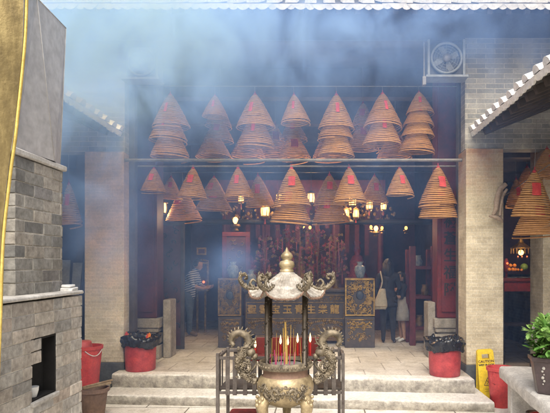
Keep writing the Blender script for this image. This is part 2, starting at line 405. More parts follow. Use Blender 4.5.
# ------------------------------------------------------------------ roofs
def half_barrel(m, p0, d, side, up, r, L, n=7):
    """a barrel tile running from p0 along d, with a rounded closed end"""
    a = []; b = []
    for j in range(n):
        t = math.pi*j/(n-1); o = side*math.cos(t)*r+up*math.sin(t)*r
        a.append(m.bm.verts.new(p0+o)); b.append(m.bm.verts.new(p0+d*L+o))
    for j in range(n-1): m.bm.faces.new((a[j], b[j], b[j+1], a[j+1]))
    m.bm.faces.new(a)
def eave(name, label, p0, along, count, pitch, d, L, r, segs=1, scallop=.07):
    t = thing(name, label, 'roof', p0)
    along = Vector(along).normalized(); d = Vector(d).normalized()
    up = along.cross(d)
    if up.z < 0: up = -up
    mt = MB(); md = MB(); mu = MB()
    p0 = Vector(p0)
    for i in range(count):
        c = p0+along*pitch*i+Vector([rnd.uniform(-.006, .006) for _ in range(3)])
        for k in range(segs):
            half_barrel(mt, c+d*(k*L/segs)+up*(.012*(segs-k)/segs), d, along, up, r*(1.0+.02*rnd.random()), L/segs+.03)
        # round end disc under the barrel and a drip tile in the gap
        q = c-d*.006
        half_barrel(mt, q, d, along, -up, r*.92, .03)
        g = c+along*pitch*.5-d*.01
        n = 8; w = pitch*.5
        pts = [g+along*(-w+2*w*j/n)-up*(scallop*math.sin(math.pi*j/n)) for j in range(n+1)]
        pts2 = [p+d*.025 for p in pts]
        vs = [md.bm.verts.new(p) for p in pts]; v2 = [md.bm.verts.new(p) for p in pts2]
        md.bm.faces.new(vs); md.bm.faces.new(v2[::-1])
        for j in range(n): md.bm.faces.new((vs[j], vs[j+1], v2[j+1], v2[j]))
    e0 = p0-along*pitch; e1 = p0+along*pitch*(count)
    th = up*-.035
    base = [e0, e1, e1+d*L, e0+d*L]
    base = [b+d*.03-up*.004 for b in base]
    mu.faces(base+[b+th for b in base], [(0, 1, 2, 3), (7, 6, 5, 4), (0, 4, 5, 1), (1, 5, 6, 2), (2, 6, 7, 3), (3, 7, 4, 0)])
    mt.build('barrel_tiles', M['glaze'], t, smooth='auto'); md.build('drip_tiles', M['glaze'], t)
    mu.build('roof_boards', M['roofdark'], t)
    mr = MB()
    for i in range(int(count*1.0)+1):
        c = e0+along*pitch*(i+.5)-up*.075+d*.12
        s = along*.035
        b8 = [c-s-up*.05, c+s-up*.05, c+s+up*.033, c-s+up*.033]
        mr.faces(b8+[q+d*(L-.2) for q in b8], [(3, 2, 1, 0), (4, 5, 6, 7), (0, 1, 5, 4), (1, 2, 6, 5), (2, 3, 7, 6), (3, 0, 4, 7)])
    mr.build('rafters', M['wooddark'], t)
    return t
eave('hall_roof', 'white glazed tile eave of the main hall along the top of the photo', (-6.0, 6.86, 5.12), (1, 0, 0), 52, .245, (0, .86, .44), 3.0, .075, 2)
eave('gallery_roof', 'white edged tile eave of the side gallery above the potted plant', (2.11, 7.52, 3.66), (0, -1, 0), 22, .25, (.9, 0, .36), 2.9, .075, 2)
eave('gallery_roof', 'white edged tile eave of the side gallery behind the furnace', (-2.84, 7.70, 3.70), (0, -1, 0), 22, .25, (-.9, 0, .36), 2.9, .075, 2)
# gallery walls and their deep shade
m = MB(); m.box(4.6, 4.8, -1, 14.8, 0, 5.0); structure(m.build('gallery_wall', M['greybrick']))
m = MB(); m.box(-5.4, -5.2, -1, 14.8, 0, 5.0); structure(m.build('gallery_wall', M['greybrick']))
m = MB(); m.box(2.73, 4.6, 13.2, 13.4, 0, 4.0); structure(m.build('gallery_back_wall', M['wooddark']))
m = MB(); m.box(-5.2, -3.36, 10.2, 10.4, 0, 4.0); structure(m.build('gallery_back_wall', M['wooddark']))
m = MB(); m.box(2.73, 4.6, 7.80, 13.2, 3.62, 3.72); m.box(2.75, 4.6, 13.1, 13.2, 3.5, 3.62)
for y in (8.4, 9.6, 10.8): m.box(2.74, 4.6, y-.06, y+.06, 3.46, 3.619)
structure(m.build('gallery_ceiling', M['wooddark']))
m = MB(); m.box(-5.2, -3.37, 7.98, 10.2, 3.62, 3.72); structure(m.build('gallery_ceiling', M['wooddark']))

# curved bracket on the column
br = MB(); pts = smoothpath([P(506, 184, 7.45), P(500, 190, 7.45), P(497, 200, 7.44), P(496, 209, 7.43), P(493, 215, 7.42)], 6)
br.tube(pts, lerp_list([.03, .035, .04, .035, .02], 6), 8)
br.tube(smoothpath([P(489, 216, 7.42), P(495, 217, 7.42), P(501, 220, 7.42), P(502, 223, 7.42)], 4), lerp_list([.012, .028, .028, .012], 4), 8)
br.tube(smoothpath([P(507, 189, 7.45), P(503, 196, 7.44), P(501, 206, 7.43), P(500, 216, 7.42)], 4), .02, 8)
tag(br.build('carved_bracket', M['bracket'], smooth=True), 'pale curved carved bracket on the side of the tiled column', 'bracket')

# ------------------------------------------------------------------ brick furnace
def brick_face(m, o, u, n, W, H, ch, bl, pal, holes=(), depth=.10, joint=.0065, z_off=0):
    """bricks laid in running bond over a face: o corner, u along, n outwards"""
    o, u, n = Vector(o), Vector(u), Vector(n); rows = int(round(H/ch))
    for r in range(rows):
        z0 = r*ch; z1 = z0+ch-joint; x = -bl*(.5 if r % 2 else 0)-.03*rnd.random()
        while x < W:
            L = bl*rnd.choice((1, 1, 1, .5)) if rnd.random() < .25 else bl
            spans = [(max(x, 0), min(x+L-joint, W))]
            for (hx0, hx1, hz0, hz1) in holes:
                if z1 > hz0 and z0 < hz1:
                    ns = []
                    for a, b in spans:
                        if b <= hx0 or a >= hx1: ns.append((a, b)); continue
                        if a < hx0: ns.append((a, hx0))
                        if b > hx1: ns.append((hx1, b))
                    spans = ns
            for a, b in spans:
                if b-a < .015: continue
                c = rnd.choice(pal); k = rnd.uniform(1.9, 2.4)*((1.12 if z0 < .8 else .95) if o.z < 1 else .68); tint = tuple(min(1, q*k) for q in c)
                pr = rnd.uniform(-.0025, .003)
                base = [o+u*a+Vector((0, 0, z0)), o+u*b+Vector((0, 0, z0)), o+u*b+Vector((0, 0, z1)), o+u*a+Vector((0, 0, z1))]
                jv = lambda: Vector([rnd.uniform(-.0022, .0022) for _ in range(3)])
                fr = [p+n*pr+jv() for p in base]; bk = [p-n*depth for p in base]
                m.faces(bk+fr, [(0, 1, 2, 3), (4, 5, 6, 7), (0, 1, 5, 4), (1, 2, 6, 5), (2, 3, 7, 6), (3, 0, 4, 7)], tint)
            x += L
warm = [(.235, .215, .19), (.215, .20, .18), (.255, .23, .20), (.20, .19, .175), (.25, .215, .185), (.23, .22, .20), (.19, .185, .175), (.27, .25, .22)]
grey = [(.20, .195, .18), (.24, .23, .21), (.17, .165, .16), (.27, .25, .22), (.15, .15, .145)]
fx = -1.94
fu = thing('brick_furnace', 'weathered brick paper-burning furnace with an arched fire hole and grey metal hood', 'furnace', (-2.55, 3.5, 0))
holes = [(3.64-2.2, 3.97-2.2, .88, 1.04), (3.765-2.2, 3.97-2.2, 1.0, 1.29)]
m = MB()
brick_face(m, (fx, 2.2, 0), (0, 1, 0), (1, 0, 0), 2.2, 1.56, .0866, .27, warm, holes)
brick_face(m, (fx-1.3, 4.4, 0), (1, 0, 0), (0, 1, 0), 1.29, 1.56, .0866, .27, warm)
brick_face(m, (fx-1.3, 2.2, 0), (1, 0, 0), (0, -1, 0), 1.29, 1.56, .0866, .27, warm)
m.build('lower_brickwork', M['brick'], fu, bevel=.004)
m = MB()   # mortar core with the fire hole cut through as a recess
c = fx-.0045
m.box(c-1.28, c-.10, 2.21, 4.39, 0, 1.55)
m.box(c-.10, c, 2.21, 3.635, 0, 1.55); m.box(c-.10, c, 3.975, 4.39, 0, 1.55)
m.box(c-.10, c, 3.635, 3.975, 0, .87); m.box(c-.10, c, 3.635, 3.975, 1.301, 1.55)
m.build('mortar_core', M['mortar'], fu)
m = MB(); m.box(fx-.095, fx-.003, 3.955, 3.973, .875, 1.298); m.box(fx-.098, fx-.09, 3.64, 3.954, .888, 1.284)
m.box(fx-.10, fx-.003, 3.637, 3.954, .872, .885); m.box(fx-.098, fx-.003, 3.637, 3.954, 1.285, 1.2995)
m.build('sooty_lining', M['soot'], fu)
m = MB(); m.box(fx-1.3, fx+.012, 2.19, 4.412, 1.562, 1.590, jit=.006); m.build('ledge', M['cement'], fu, bevel=.008)
m = MB(); m.box(fx-.02, fx+.02, 3.62, 3.99, .835, .872, jit=.004); m.build('fire_hole_sill', M['cement'], fu, bevel=.006)
ux = -2.05
m = MB()
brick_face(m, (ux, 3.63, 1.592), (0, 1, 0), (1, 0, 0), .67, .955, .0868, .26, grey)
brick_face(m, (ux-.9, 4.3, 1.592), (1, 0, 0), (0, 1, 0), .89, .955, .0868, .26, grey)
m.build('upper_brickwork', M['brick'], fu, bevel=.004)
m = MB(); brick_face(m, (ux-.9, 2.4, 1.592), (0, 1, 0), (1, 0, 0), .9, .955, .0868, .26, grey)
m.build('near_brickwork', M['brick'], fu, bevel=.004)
m = MB(); m.box(ux-1.0, ux-.0045, 3.64, 4.295, 1.592, 2.54); m.build('upper_core', M['mortar'], fu)
m = MB(); m.box(ux-1.0, ux-.12, 3.3, 3.638, 1.592, 2.62); m.build('fire_chamber', M['soot'], fu)
m = MB(); m.poly([(ux+.02, 3.56, 2.548), (ux+.02, 4.34, 2.548), (ux-1.0, 4.34, 2.548), (ux-1.0, 3.56, 2.548)], (0, 0, .042))
m.build('top_ledge', M['cement'], fu, bevel=.008)
# sheet-metal hood with folded corner
def hood():
    m = MB(); zt = 3.70
    def at(px, Y, z): p = P(px, 0, Y); p.z = z; return p
    b0, b1, b2 = at(16, 3.66, 2.592), at(54.5, 4.12, 2.592), at(60, 4.30, 2.592)
    t0, t1, t2 = at(24, 3.5, zt), at(37, 3.84, zt), at(66, 4.33, zt)
    bk = Vector((-.95, .1, 0)); b3, b4, t3, t4 = b2+bk, b0+bk, t2+bk, t0+bk
    m.faces([b0, b1, b2, b3, b4, t0, t1, t2, t3, t4], [(0, 1, 6, 5), (1, 2, 7, 6), (2, 3, 8, 7), (3, 4, 9, 8), (4, 0, 5, 9), (5, 6, 7, 8, 9)])
    o = m.build('metal_hood', M['sheet'], fu)
    m = MB()                               # folded seams and rivets
    for a, b in ((b1, t1), (b2, t2), (t1, t2), (t0, t1)): m.tube([a+Vector((.001, -.001, 0)), b+Vector((.001, -.001, 0))], .003, 6)
    for k in range(9):
        p = b1.lerp(t1, (k+.5)/9)+Vector((-.0, -.012, 0)); m.ball(p+(b2-b1).normalized()*.03, .006, 6)
    m.build('seams', M['sheet'], o, smooth=True)
hood()
# gilded sheet at the edge of the picture
def brass_sheet():
    prof = [(-40, 28), (0, 27.2), (40, 25.6), (85, 21.5), (110, 18.8), (140, 15.6), (165, 12), (190, 9), (230, 4.6), (270, 2.4), (320, 1), (420, -3), (640, -10)]
    t = thing('brass_panel', 'tall tarnished brass sheet with bright yellow rim at the left edge of the photo', 'metal panel', (-1.32, 2.25, 0))
    m = MB(); n = 8; rows = []; pr = smoothpath([Vector((b, 0, a)) for a, b in prof], 4)
    for q in pr:
        e = P(q.x, q.z, 2.25); e.z = max(e.z, .0); row = []
        for j in range(n+1):
            s = j/n; row.append(m.bm.verts.new((e.x-.55*s, e.y-.02-.16*math.sin(s*2.2)+mnoise.noise(Vector((s*3, e.z*1.5, 0)))*.012, e.z)))
        rows.append(row)
    for a, b in zip(rows, rows[1:]):
        if (a[0].co-b[0].co).length < 1e-4: continue
        for j in range(n): m.bm.faces.new((a[j], a[j+1], b[j+1], b[j]))
    m.build('sheet', M['brass'], t, smooth=True)
    m = MB(); pts = [P(q.x, q.z, 2.25)+Vector((.003, -.01, 0)) for q in pr if P(q.x, q.z, 2.25).z > .01]
    m.tube(pts, .0075, 8); m.build('rim', M['yellowrim'], t, smooth=True)
brass_sheet()
m = MB(); m.lathe((fx-.055, 3.745, .886), [(0, 0), (.028, .0), (.04, .045), (.042, .07), (.038, .07), (.0, .062)], 20)
tag(m.build('plastic_bowl', M['white'], smooth='auto'), 'small white bowl inside the black fire hole of the furnace', 'bowl')
m = MB(); m.box(fx-.11, fx-.01, 4.24, 4.36, 1.592, 1.62, jit=.006); m.box(fx-.10, fx-.03, 4.25, 4.34, 1.62, 1.64, jit=.006)
tag(m.build('folded_cloth', M['white'], bevel=.006), 'small white folded cloth on the far corner of the furnace ledge', 'cloth')

# ------------------------------------------------------------------ incense coils
def coil_mesh(name, turns, r0, r1, h, tr, seed, mat):
    rr = random.Random(seed); m = MB(); pts = []; n = 26; tot = int(turns*n)
    ph = rr.random()*6; rr2 = rr.uniform(0, 5); sag = rr.uniform(.0, .018); ax, ay = rr.uniform(-.02, .02), rr.uniform(-.02, .02)
    for i in range(tot+1):
        t = i/tot; a = 2*math.pi*i/n+ph
        r = r0+(r1-r0)*(t**.92)*(1+.012*math.sin(a*.37+seed))
        k = math.floor(t*turns)
        z = -h*(t**1.12)+.004*math.sin(a+k*.9+seed)+.003*math.sin(2.3*a+seed)
        if t > .965: z -= (t-.965)**1.3*rr2; r *= 1-(t-.965)*.8        # the burning end hangs loose
        z -= sag*t*t*math.cos(a+ph)                                       # one side has sagged
        pts.append((r*math.cos(a)+ax*t, r*math.sin(a)+ay*t, z))
    m.tube(pts, tr, 4)
    bm = m.bm; bmesh.ops.recalc_face_normals(bm, faces=bm.faces)
    me = bpy.data.meshes.new(name); bm.to_mesh(me); bm.free(); me.materials.append(mat)
    for p in me.polygons: p.use_smooth = True
    return me
# a unit coil: width 1, height ~.86; scaled when hung
COILS = [coil_mesh('spiral', 20.5, .05, .5, 1.0*.86, .0178, k, M['incense' if k % 3 else 'incensered']) for k in range(5)]
COILS += [coil_mesh('spiral', 20.5, .05, .5, .60, .0178, k+10, M['incense' if k % 3 else 'incensered']) for k in range(3)]
_tagm = MB(); 
for sy_ in (-1,):                          # a folded red card on the front of the cone
    vs_ = [Vector((x, sy_*((.5-(.5-.05)*(1-(-z/.86)/1.0))*math.cos(x*2.2)+.06), z)) for z in (-.24, -.37, -.50) for x in (-.11, -.04, .04, .11)]
    vs_ = [v+Vector((mnoise.noise(v*9), .6*mnoise.noise(v*13+Vector((3, 1, 2))), mnoise.noise(v*7))) * .03 for v in vs_]      # creased
    _tagm.faces(vs_, [(k, k+1, k+5, k+4) for k in (0, 1, 2, 4, 5, 6)])
for o_ in [_tagm.build('paper_tag', M['redpaper'])]: TAG = o_.data; bpy.data.objects.remove(o_)
_k = MB(); _k.ball((0, 0, .015), .055, 8); _k.tube([(0, 0, 0), (0, 0, .12)], .012, 5)
for o_ in [_k.build('cord_knot', M['redknot'], smooth=True)]: KNOT = o_.data; bpy.data.objects.remove(o_)
ncoil = 0
def coil(x, y0, y1, w, Y, label, group, knot=True, tagged=True, wob=True):
    """x, top y, bottom y, width in photo units; hung at depth Y"""
    global ncoil
    W = w*Y/F; H = (y1-y0)*Y/F
    me = COILS[ncoil % 5]
    o = bpy.data.objects.new('incense_coil', me); col.objects.link(o); ncoil += 1
    p = P(x, y0, Y); o.location = p; o.scale = (W, W, H/.86)
    o.rotation_euler = (R(rnd.uniform(-3, 2)), R(rnd.uniform(-2.5, 2.5)), rnd.uniform(0, 6))
    tag(o, label, 'incense coil', group)
    if tagged:
        c = bpy.data.objects.new('paper_tag', TAG); col.objects.link(c); c.parent = o; c.rotation_euler.z = -o.rotation_euler.z+rnd.uniform(-.25, .25)
        c.scale.x = rnd.uniform(.36, .48) if group == U else rnd.uniform(.65, 1.0); c.scale.z = rnd.uniform(.8, 1.05)
    if knot:
        c = bpy.data.objects.new('cord_knot', KNOT); col.objects.link(c); c.parent = o
        ytop = {U: 86.2, L_: 166.5, D: 172 if y0 > 160 else 60, G: 140 if Y > 7 else 120}[group]
        L = (y0-ytop)*Y/F/(H/.86); q = MB(); q.tube([(0, 0, 0), (0, 0, L)], .006, 5); q.build('hook_wire', M['wire']).parent = o
    return o
ORD = {2: ['upper', 'lower'], 3: ['top', 'middle', 'bottom'], 4: ['top', 'second', 'third', 'bottom'], 1: ['only']}
def stack(x, tops, Y, where, group, front=True):
    """tops: list of (bottom y, width); first entry has top y too"""
    y0 = tops[0][0]; n = len(tops)
    for i, (ya, yb, w, dx) in enumerate(tops):
        lab = ('tan incense coil ' + where) if n == 1 else ('%s tier of %d-tier incense coil %s' % (ORD[n][i], n, where))
        coil(x+dx, ya, yb, w, Y+.01*i, lab, group, knot=(i == 0), tagged=(i < 2))
U = 'incense coils of the upper front row'; L_ = 'incense coils of the lower front row'; D = 'dim incense coils hanging deeper in the hall'; G = 'incense coils in the side galleries'
YU = 7.95; YL = 8.1
stack(170.3, [(96, 128.5, 38, 0), (108.5, 141.5, 38, -1.5), (124, 157.5, 39, -1)], YU, 'leftmost in the upper row', U)
stack(215, [(96.5, 117, 26, 0)], YU, 'small and alone, second from left in the upper row', U)
stack(255, [(96, 129, 39.5, 0), (113, 146.5, 38, .5)], YU, 'third from left in the upper row', U)
stack(294, [(96, 123.5, 30, 0)], YU, 'alone in the middle of the upper row', U)
stack(336.3, [(96, 130, 37, 0), (108, 140.5, 36.5, 0), (122, 156.5, 36.5, .5)], YU, 'right of the middle in the upper row', U)
stack(382.5, [(95, 129, 39, 0), (112, 145.5, 39.5, 0)], YU, 'second from right in the upper row', U)
stack(419, [(93, 114, 28, 0), (103, 126.5, 31, -.5), (112, 137.5, 34, -1), (124, 152.5, 37, -2)], YU, 'rightmost in the upper row', U)
stack(155, [(169, 191.8, 25, -1)], YL, 'small, leftmost in the lower row', L_)
stack(194, [(169, 198.5, 30, -1)], YL, 'second from left in the lower row', L_)
stack(238, [(169, 199, 30.5, 0)], YL, 'third from left in the lower row', L_)
stack(291.5, [(169.5, 207.5, 38.5, 0), (184, 222.5, 41, 0)], YL, 'mid lower row above the roofed censer', L_)
stack(349, [(169, 203, 34, 0)], YL, 'with red tag, third from right in the lower row', L_)
stack(399.5, [(169, 195.5, 28.5, 0)], YL, 'second from right in the lower row', L_)
stack(437.5, [(168.5, 206.5, 39, .5), (180, 218, 39.5, 0)], YL, 'rightmost in the lower row', L_)
# dim ones deeper in the hall
YD = 9.4
stack(131.5, [(177, 201, 18, 0), (186, 212, 22, 0)], 8.7, 'half hidden beside the stained tiled column', D)
stack(219, [(103, 127, 27, 0), (118, 141, 30, 0), (132, 158, 36, -6)], YD, 'in shade behind the small upper coil', D)
stack(171, [(178, 199, 24, 0)], YD, 'dimly between the two leftmost coils of the lower row', D)
stack(183, [(190, 221, 36, 0)], 9.9, 'low and dim left of the third lower coil', D)
stack(214, [(178, 199, 27, 0), (186, 210.5, 37, 0)], YD, 'dim, left of the third lower coil', D)
stack(258, [(177, 207, 30, 0)], YD, 'dim, left of the middle lower stack', D)
stack(293, [(118, 140, 28, 0), (133, 160, 34, 0)], 9.8, 'in shade below the middle upper coil', D)
stack(329.5, [(176, 207, 33, 0), (189, 223, 38, 0)], 8.9, 'dim, right of middle lower stack', D)
stack(363, [(104, 128, 26, 0), (122, 150, 34, 0)], YD, 'in shade behind second right upper stack', D)
stack(374.5, [(177, 203.5, 28, 0)], YD, 'dim, left of the second from right lower coil', D)
stack(249, [(128, 159, 36, 0)], 10.2, 'faint behind the third upper stack', D)
stack(330, [(128, 160, 36, 0)], 10.2, 'faint behind the three-tier upper stack right of the middle', D)
stack(395, [(130, 159, 36, 0)], 10.2, 'faint between the two rightmost upper stacks', D)
stack(275, [(126, 158, 32, 0)], 10.6, 'faint between the third and the middle upper coils', D)
# galleries
stack(517, [(180, 207.5, 22, -1)], 8.6, 'small and far back in the gallery beside the curved bracket', G)
stack(534.5, [(173, 217.5, 42, 0), (196, 236, 46, 1.5)], 6.6, 'in the gallery above the potted plant', G)
stack(527, [(168, 196, 30, 0)], 9.4, 'dim, highest and farthest in the gallery', G)
stack(547, [(150, 178, 36, 0)], 7.4, 'dim, highest at the right edge of the photo', G)
stack(69, [(185, 225, 24, 0)], 7.9, 'in the dark gallery behind the furnace', G)
# coil rails and suspension
def rail(name, label, p, q, r, mat='pipe'):
    m = MB(); m.cyl(p, q, r, n=10); return tag(m.build(name, M[mat], smooth='auto'), label, 'rail')
rail('hanging_rail', 'thick pale pipe crossing the hall below the upper coils', P(125, 160.2, 7.72), P(463, 160.2, 7.72), .024)
rail('hanging_rail', 'thinner pipe just under the thick pale pipe', P(125, 166.3, YL), P(466, 166.3, YL), .013)
rail('hanging_wire', 'thin wire crossing the hall above the upper coils', P(126, 86, YU), P(463, 86.5, YU), .007, 'wire')
rail('hanging_rail', 'dark rail carrying lamps across the middle of the hall', P(190, 222, 10.4), P(447, 222, 10.4), .05, 'blackpaint')
rail('hanging_rail', 'dim rail carrying the deeper coils', P(126, 172, YD), P(463, 172, YD), .012, 'blackpaint')
rail('hanging_wire', 'slanting wire in the gallery above the big coil', Vector((2.55, 5.0, 3.02)), Vector((3.2, 9.4, 3.0)), .007, 'wire')
# ------------------------------------------------------------------ wall fans
def fan(px, py, Y, label, sc_=1.):
    c = P(px, py, Y); k = Y/F
    t = thing('wall_fan', label, 'fan', c)
    m = MB(); h = 17.5*k*sc_
    m.box(c.x-h, c.x+h, c.y+.03, c.y+.22, c.z-h, c.z+h); m.build('housing', M['blackpaint'], t, bevel=.01)
    m = MB()
    for (x0, x1, z0, z1) in ((-h-.02, -h+.015, -h, h+.02), (h-.015, h+.02, -h, h+.02)): m.box(c.x+x0, c.x+x1, c.y-.0, c.y+.2, c.z+z0, c.z+z1)
    m.box(c.x-h-.05, c.x+h+.05, c.y-.05, c.y+.2, c.z-h-.035, c.z-h-.002); m.build('bracket', M['fan'], t, bevel=.004)
    m = MB(); r = 15*k*sc_
    ring = [c+Vector((r*math.cos(a), .0, r*math.sin(a))) for a in [2*math.pi*i/40 for i in range(41)]]
    m.tube(ring, .018, 8, cap=False)
    for q in (.45, .62, .8):
        m.tube([c+Vector((r*q*math.cos(a), .005, r*q*math.sin(a))) for a in [2*math.pi*i/32 for i in range(33)]], .003, 5, cap=False)
    for i in range(12):
        a = 2*math.pi*i/12; m.tube([c+Vector((0, .004, 0)), c+Vector((r*math.cos(a), .004, r*math.sin(a)))], .003, 5)
    m.build('guard', M['fan'], t, smooth=True)
    for i in range(4):
        a = math.pi/2*i+.4; m = MB()
        d = Vector((math.cos(a), 0, math.sin(a))); s = Vector((-math.sin(a), 0, math.cos(a)))
        q = c+Vector((0, .02, 0))
        m.poly([q+d*r*.2-s*r*.1, q+d*r*.85-s*r*.32+Vector((0, .015, 0)), q+d*r*.88+s*r*.22, q+d*r*.2+s*r*.12], (0, .004, 0))
        m.build('blade', M['slate'], t)
    m = MB(); m.lathe((0, 0, 0), [(0, -.02), (.05, -.015), (.06, .02), (0, .03)], 16)
    bmesh.ops.transform(m.bm, matrix=Matrix.Translation(c) @ Matrix.Rotation(R(90), 4, 'X'), verts=m.bm.verts); m.build('hub', M['pipe'], t, smooth=True)
fan(446.5, 58, 7.42, 'round grey wall fan in a square frame below the eave by the brick wall')
fan(141, 62, 7.60, 'round wall fan almost lost in the blue smoke', .9)
m = MB(); m.cyl(P(424, 85, 7.4), P(424, 42, 7.4), .012, n=8); m.box(*(lambda p: (p.x-.025, p.x+.025, p.y-.03, p.y+.03, p.z-.06, p.z+.06))(P(424, 81, 7.4)))
tag(m.build('drop_rod', M['pipe'], bevel=.004), 'thin hanging rod with pale clamp left of the clear wall fan', 'rod')

# ------------------------------------------------------------------ pillars in the hall
def pillar(x0, x1, Y, label, chars, mid, mat):
    t = thing('red_pillar', label, 'pillar', ((x0+x1)/2, Y+.2, .304)); w = (x1-x0)
    m = MB(); m.box(x0, x1, Y, Y+w, .95, 5.2); m.build('shaft', mat, t, bevel=.015)
    pl = MB()
    prof = [(.304, .52, .05), (.52, .545, .0), (.545, .70, .045), (.70, .73, .0), (.73, .80, .03), (.80, .95, .055)]
    for z0, z1, g in prof: pl.box(x0-g, x1+g, Y-g, Y+w+g, z0, z1)
    pl.build('plinth', M['plinth'], t, bevel=.014, seg=2)
    m = MB(); m.box(mid-.14, mid+.14, Y-.03, Y-.004, 1.05, 3.0); bd = m.build('couplet_board', mat, t, bevel=.008)
    for i, ch in enumerate(chars):
        glyphs(ch, .225, (mid, Y-.034, 2.75-.27*i), FRONT, 'character', M['ink'] , bd, .003, .003)
    return t
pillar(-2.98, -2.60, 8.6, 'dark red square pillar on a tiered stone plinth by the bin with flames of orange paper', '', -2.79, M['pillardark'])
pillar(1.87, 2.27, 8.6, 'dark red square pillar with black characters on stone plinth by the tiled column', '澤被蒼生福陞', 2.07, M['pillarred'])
def stone_post(x, Y, z, label):
    m = MB(); m.box(x-.06, x+.06, Y-.06, Y+.3, .304, z); tag(m.build('stone_post', M['plinth'], bevel=.012), label, 'post')
stone_post(-2.47, 8.75, 1.24, 'short grey stone post beside the plinth of the pillar near the man')
stone_post(1.80, 8.75, 1.20, 'short grey stone post beside the plinth with black characters above')

# ------------------------------------------------------------------ bins
def bin_(c, label, sticks=False):
    t = thing('rubbish_bin', label, 'bin', c); c = Vector(c)
    m = MB(); m.lathe(c, [(0, 0), (.195, 0), (.205, .012), (.213, .17), (.218, .39), (.222, .40), (.0, .40)], 36); m.build('tub', M['binred'], t, smooth='auto')
    m = MB()
    sd = c.x*7
    def wob(a, z):
        f = max(0, min(1, (z-.2)/.1))
        return 1+.03*math.sin(5*a+sd)+.06*mnoise.noise(Vector((math.cos(a)*3+sd, math.sin(a)*3, z*11)))+.02*math.sin(23*a+z*40)
    prof = [(.222, .36), (.242, .335), (.256, .355), (.250, .39), (.262, .42), (.270, .45), (.262, .48), (.238, .50), (.215, .495), (.20, .47), (.18, .44), (.10, .42), (0, .415)]
    m.lathe(c, prof, 110, wob=wob)
    for v in m.bm.verts:
        d = v.co-c; a = math.atan2(d.y, d.x)
        v.co.z += .028*mnoise.noise(Vector((math.cos(a)*4+sd, math.sin(a)*4, d.z*6)))+(.02*math.sin(3*a+sd) if d.z > .3 else .012*math.sin(7*a))
        v.co += (Vector((d.x, d.y, 0)).normalized()+Vector((0, 0, .6)))*(.020*mnoise.noise(v.co*17)+.012*abs(mnoise.noise(v.co*38))) if d.xy.length > .05 else Vector()
    m.build('bin_bag', M['bag'], t, smooth=True)
    m = MB()
    for i in range(2):   # tucked knots of the bag
        a = 2+i*2.4; p = c+Vector((.235*math.cos(a), .235*math.sin(a), .46)); m.tube([p, p+Vector((.03*math.cos(a), .03*math.sin(a), .05)), p+Vector((.06*math.cos(a), .05*math.sin(a), .02))], [.02, .028, .01], 8)
    m.build('bag_knot', M['bag'], t, smooth=True)
    return t
lb = P(137, 372, 7.57); bin_((lb.x, 7.72, .304), 'red rubbish bin with black bag and orange paper tips, by the stained column')
rb = P(448, 378, 7.17); bin_((rb.x+.0, 7.36, .304), 'red rubbish bin with black bag in front of the tiled column with the sign')
for i, (px, py) in enumerate(((126, 334), (149, 335), (147.3, 336), (128, 336))):
    p = P(px, py, 7.66); m = MB()
    q = Vector((p.x, 7.66, .72))
    m.poly([q+Vector((-.022, 0, 0)), q+Vector((.022, 0, 0)), p+Vector((.02, .01, .01)), p+Vector((0, .01, .035)), p+Vector((-.02, .01, 0))], (0, .012, 0))
    tag(m.build('joss_paper', M['orange' if i % 2 else 'redpaper']), ('orange' if i % 2 else 'red')+' paper tip poking out of the bin bag '+('on its left' if i in (0, 3) else 'on its right')+(', behind' if i > 1 else ', in front'), 'paper', 'paper tips in the bin')

# ------------------------------------------------------------------ buckets, pots left
def bucket(c, r0, r1, h, mat, label, name='plastic_bucket', handle=True):
    t = thing(name, label, 'bucket', c); c = Vector(c)
    m = MB(); m.lathe(c, [(0, 0), (r0, 0), (r0+.006, .01), (r1-.004, h*.9), (r1-.004, h*.92), (r1+.012, h*.925), (r1+.014, h), (r1-.004, h), (r1-.012, h*.9), (r0-.006, .03), (0, .03)], 36)
    m.build('tub', mat, t, smooth='auto')
    if handle:
        m = MB(); pts = [c+Vector((math.cos(a)*(r1+.012), -.3*r1*math.sin(a)-.03-r1*.75*math.sin(a), h*.93-.09*math.sin(a))) for a in [math.pi*i/14 for i in range(15)]]
        m.tube(pts, .005, 6); m.build('handle', M['white'], t, smooth=True)
    return t
m = MB(); m.box(-3.3, -2.82, 6.78, 7.3, 0, .2, jit=.01); tag(m.build('stone_block', M['granite'], bevel=.015), 'low rough stone block under the tall red bucket', 'stone')
bucket((-3.04, 7.05, .2), .135, .185, .55, M['bucketred'], 'tall bright red bucket with white handle between furnace and tiled column', handle=False)
m = MB(); pts = [Vector((-3.04+.19*math.cos(a), 7.05+.19*math.sin(a), .70-.07*math.sin((a+1.3)/1.3*math.pi) if -1.3 < a < 0 else .70)) for a in [-1.3+1.3*i/10 for i in range(11)]]
hb = [o for o in bpy.data.objects if o.name.startswith('plastic_bucket')][-1]
m.tube(pts, .006, 6); m.build('handle', M['white'], hb, smooth=True)
m = MB(); m.lathe((-3.07, 7.0, .70), [(0, .125), (.085, .12), (.10, .11), (.12, .0), (.112, 0), (.09, .10), (0, .11)], 24)
tag(m.build('plastic_basin', M['bucketpink'], smooth='auto'), 'small pink-red basin upside down on top of the tall red bucket', 'basin')
t = thing('clay_pot', 'brown clay pot standing on the paving beside the furnace corner', 'pot', (-2.66, 6.35, 0))
m = MB(); m.lathe((-2.66, 6.35, 0), [(0, 0), (.115, 0), (.15, .28), (.155, .31), (.172, .315), (.174, .355), (.155, .358), (.142, .30), (.10, .03), (0, .03)], 36); m.build('vessel', M['terracotta'], t, smooth='auto')
m = MB(); m.lathe((-2.66, 6.35, .28), [(0, .01), (.138, 0)], 24); m.build('soil', M['soil'], t)
m = MB(); Mx = Matrix.Translation((-2.62, 6.36, .385)) @ Matrix.Rotation(R(25), 4, 'Z') @ Matrix.Rotation(R(-8), 4, 'Y')
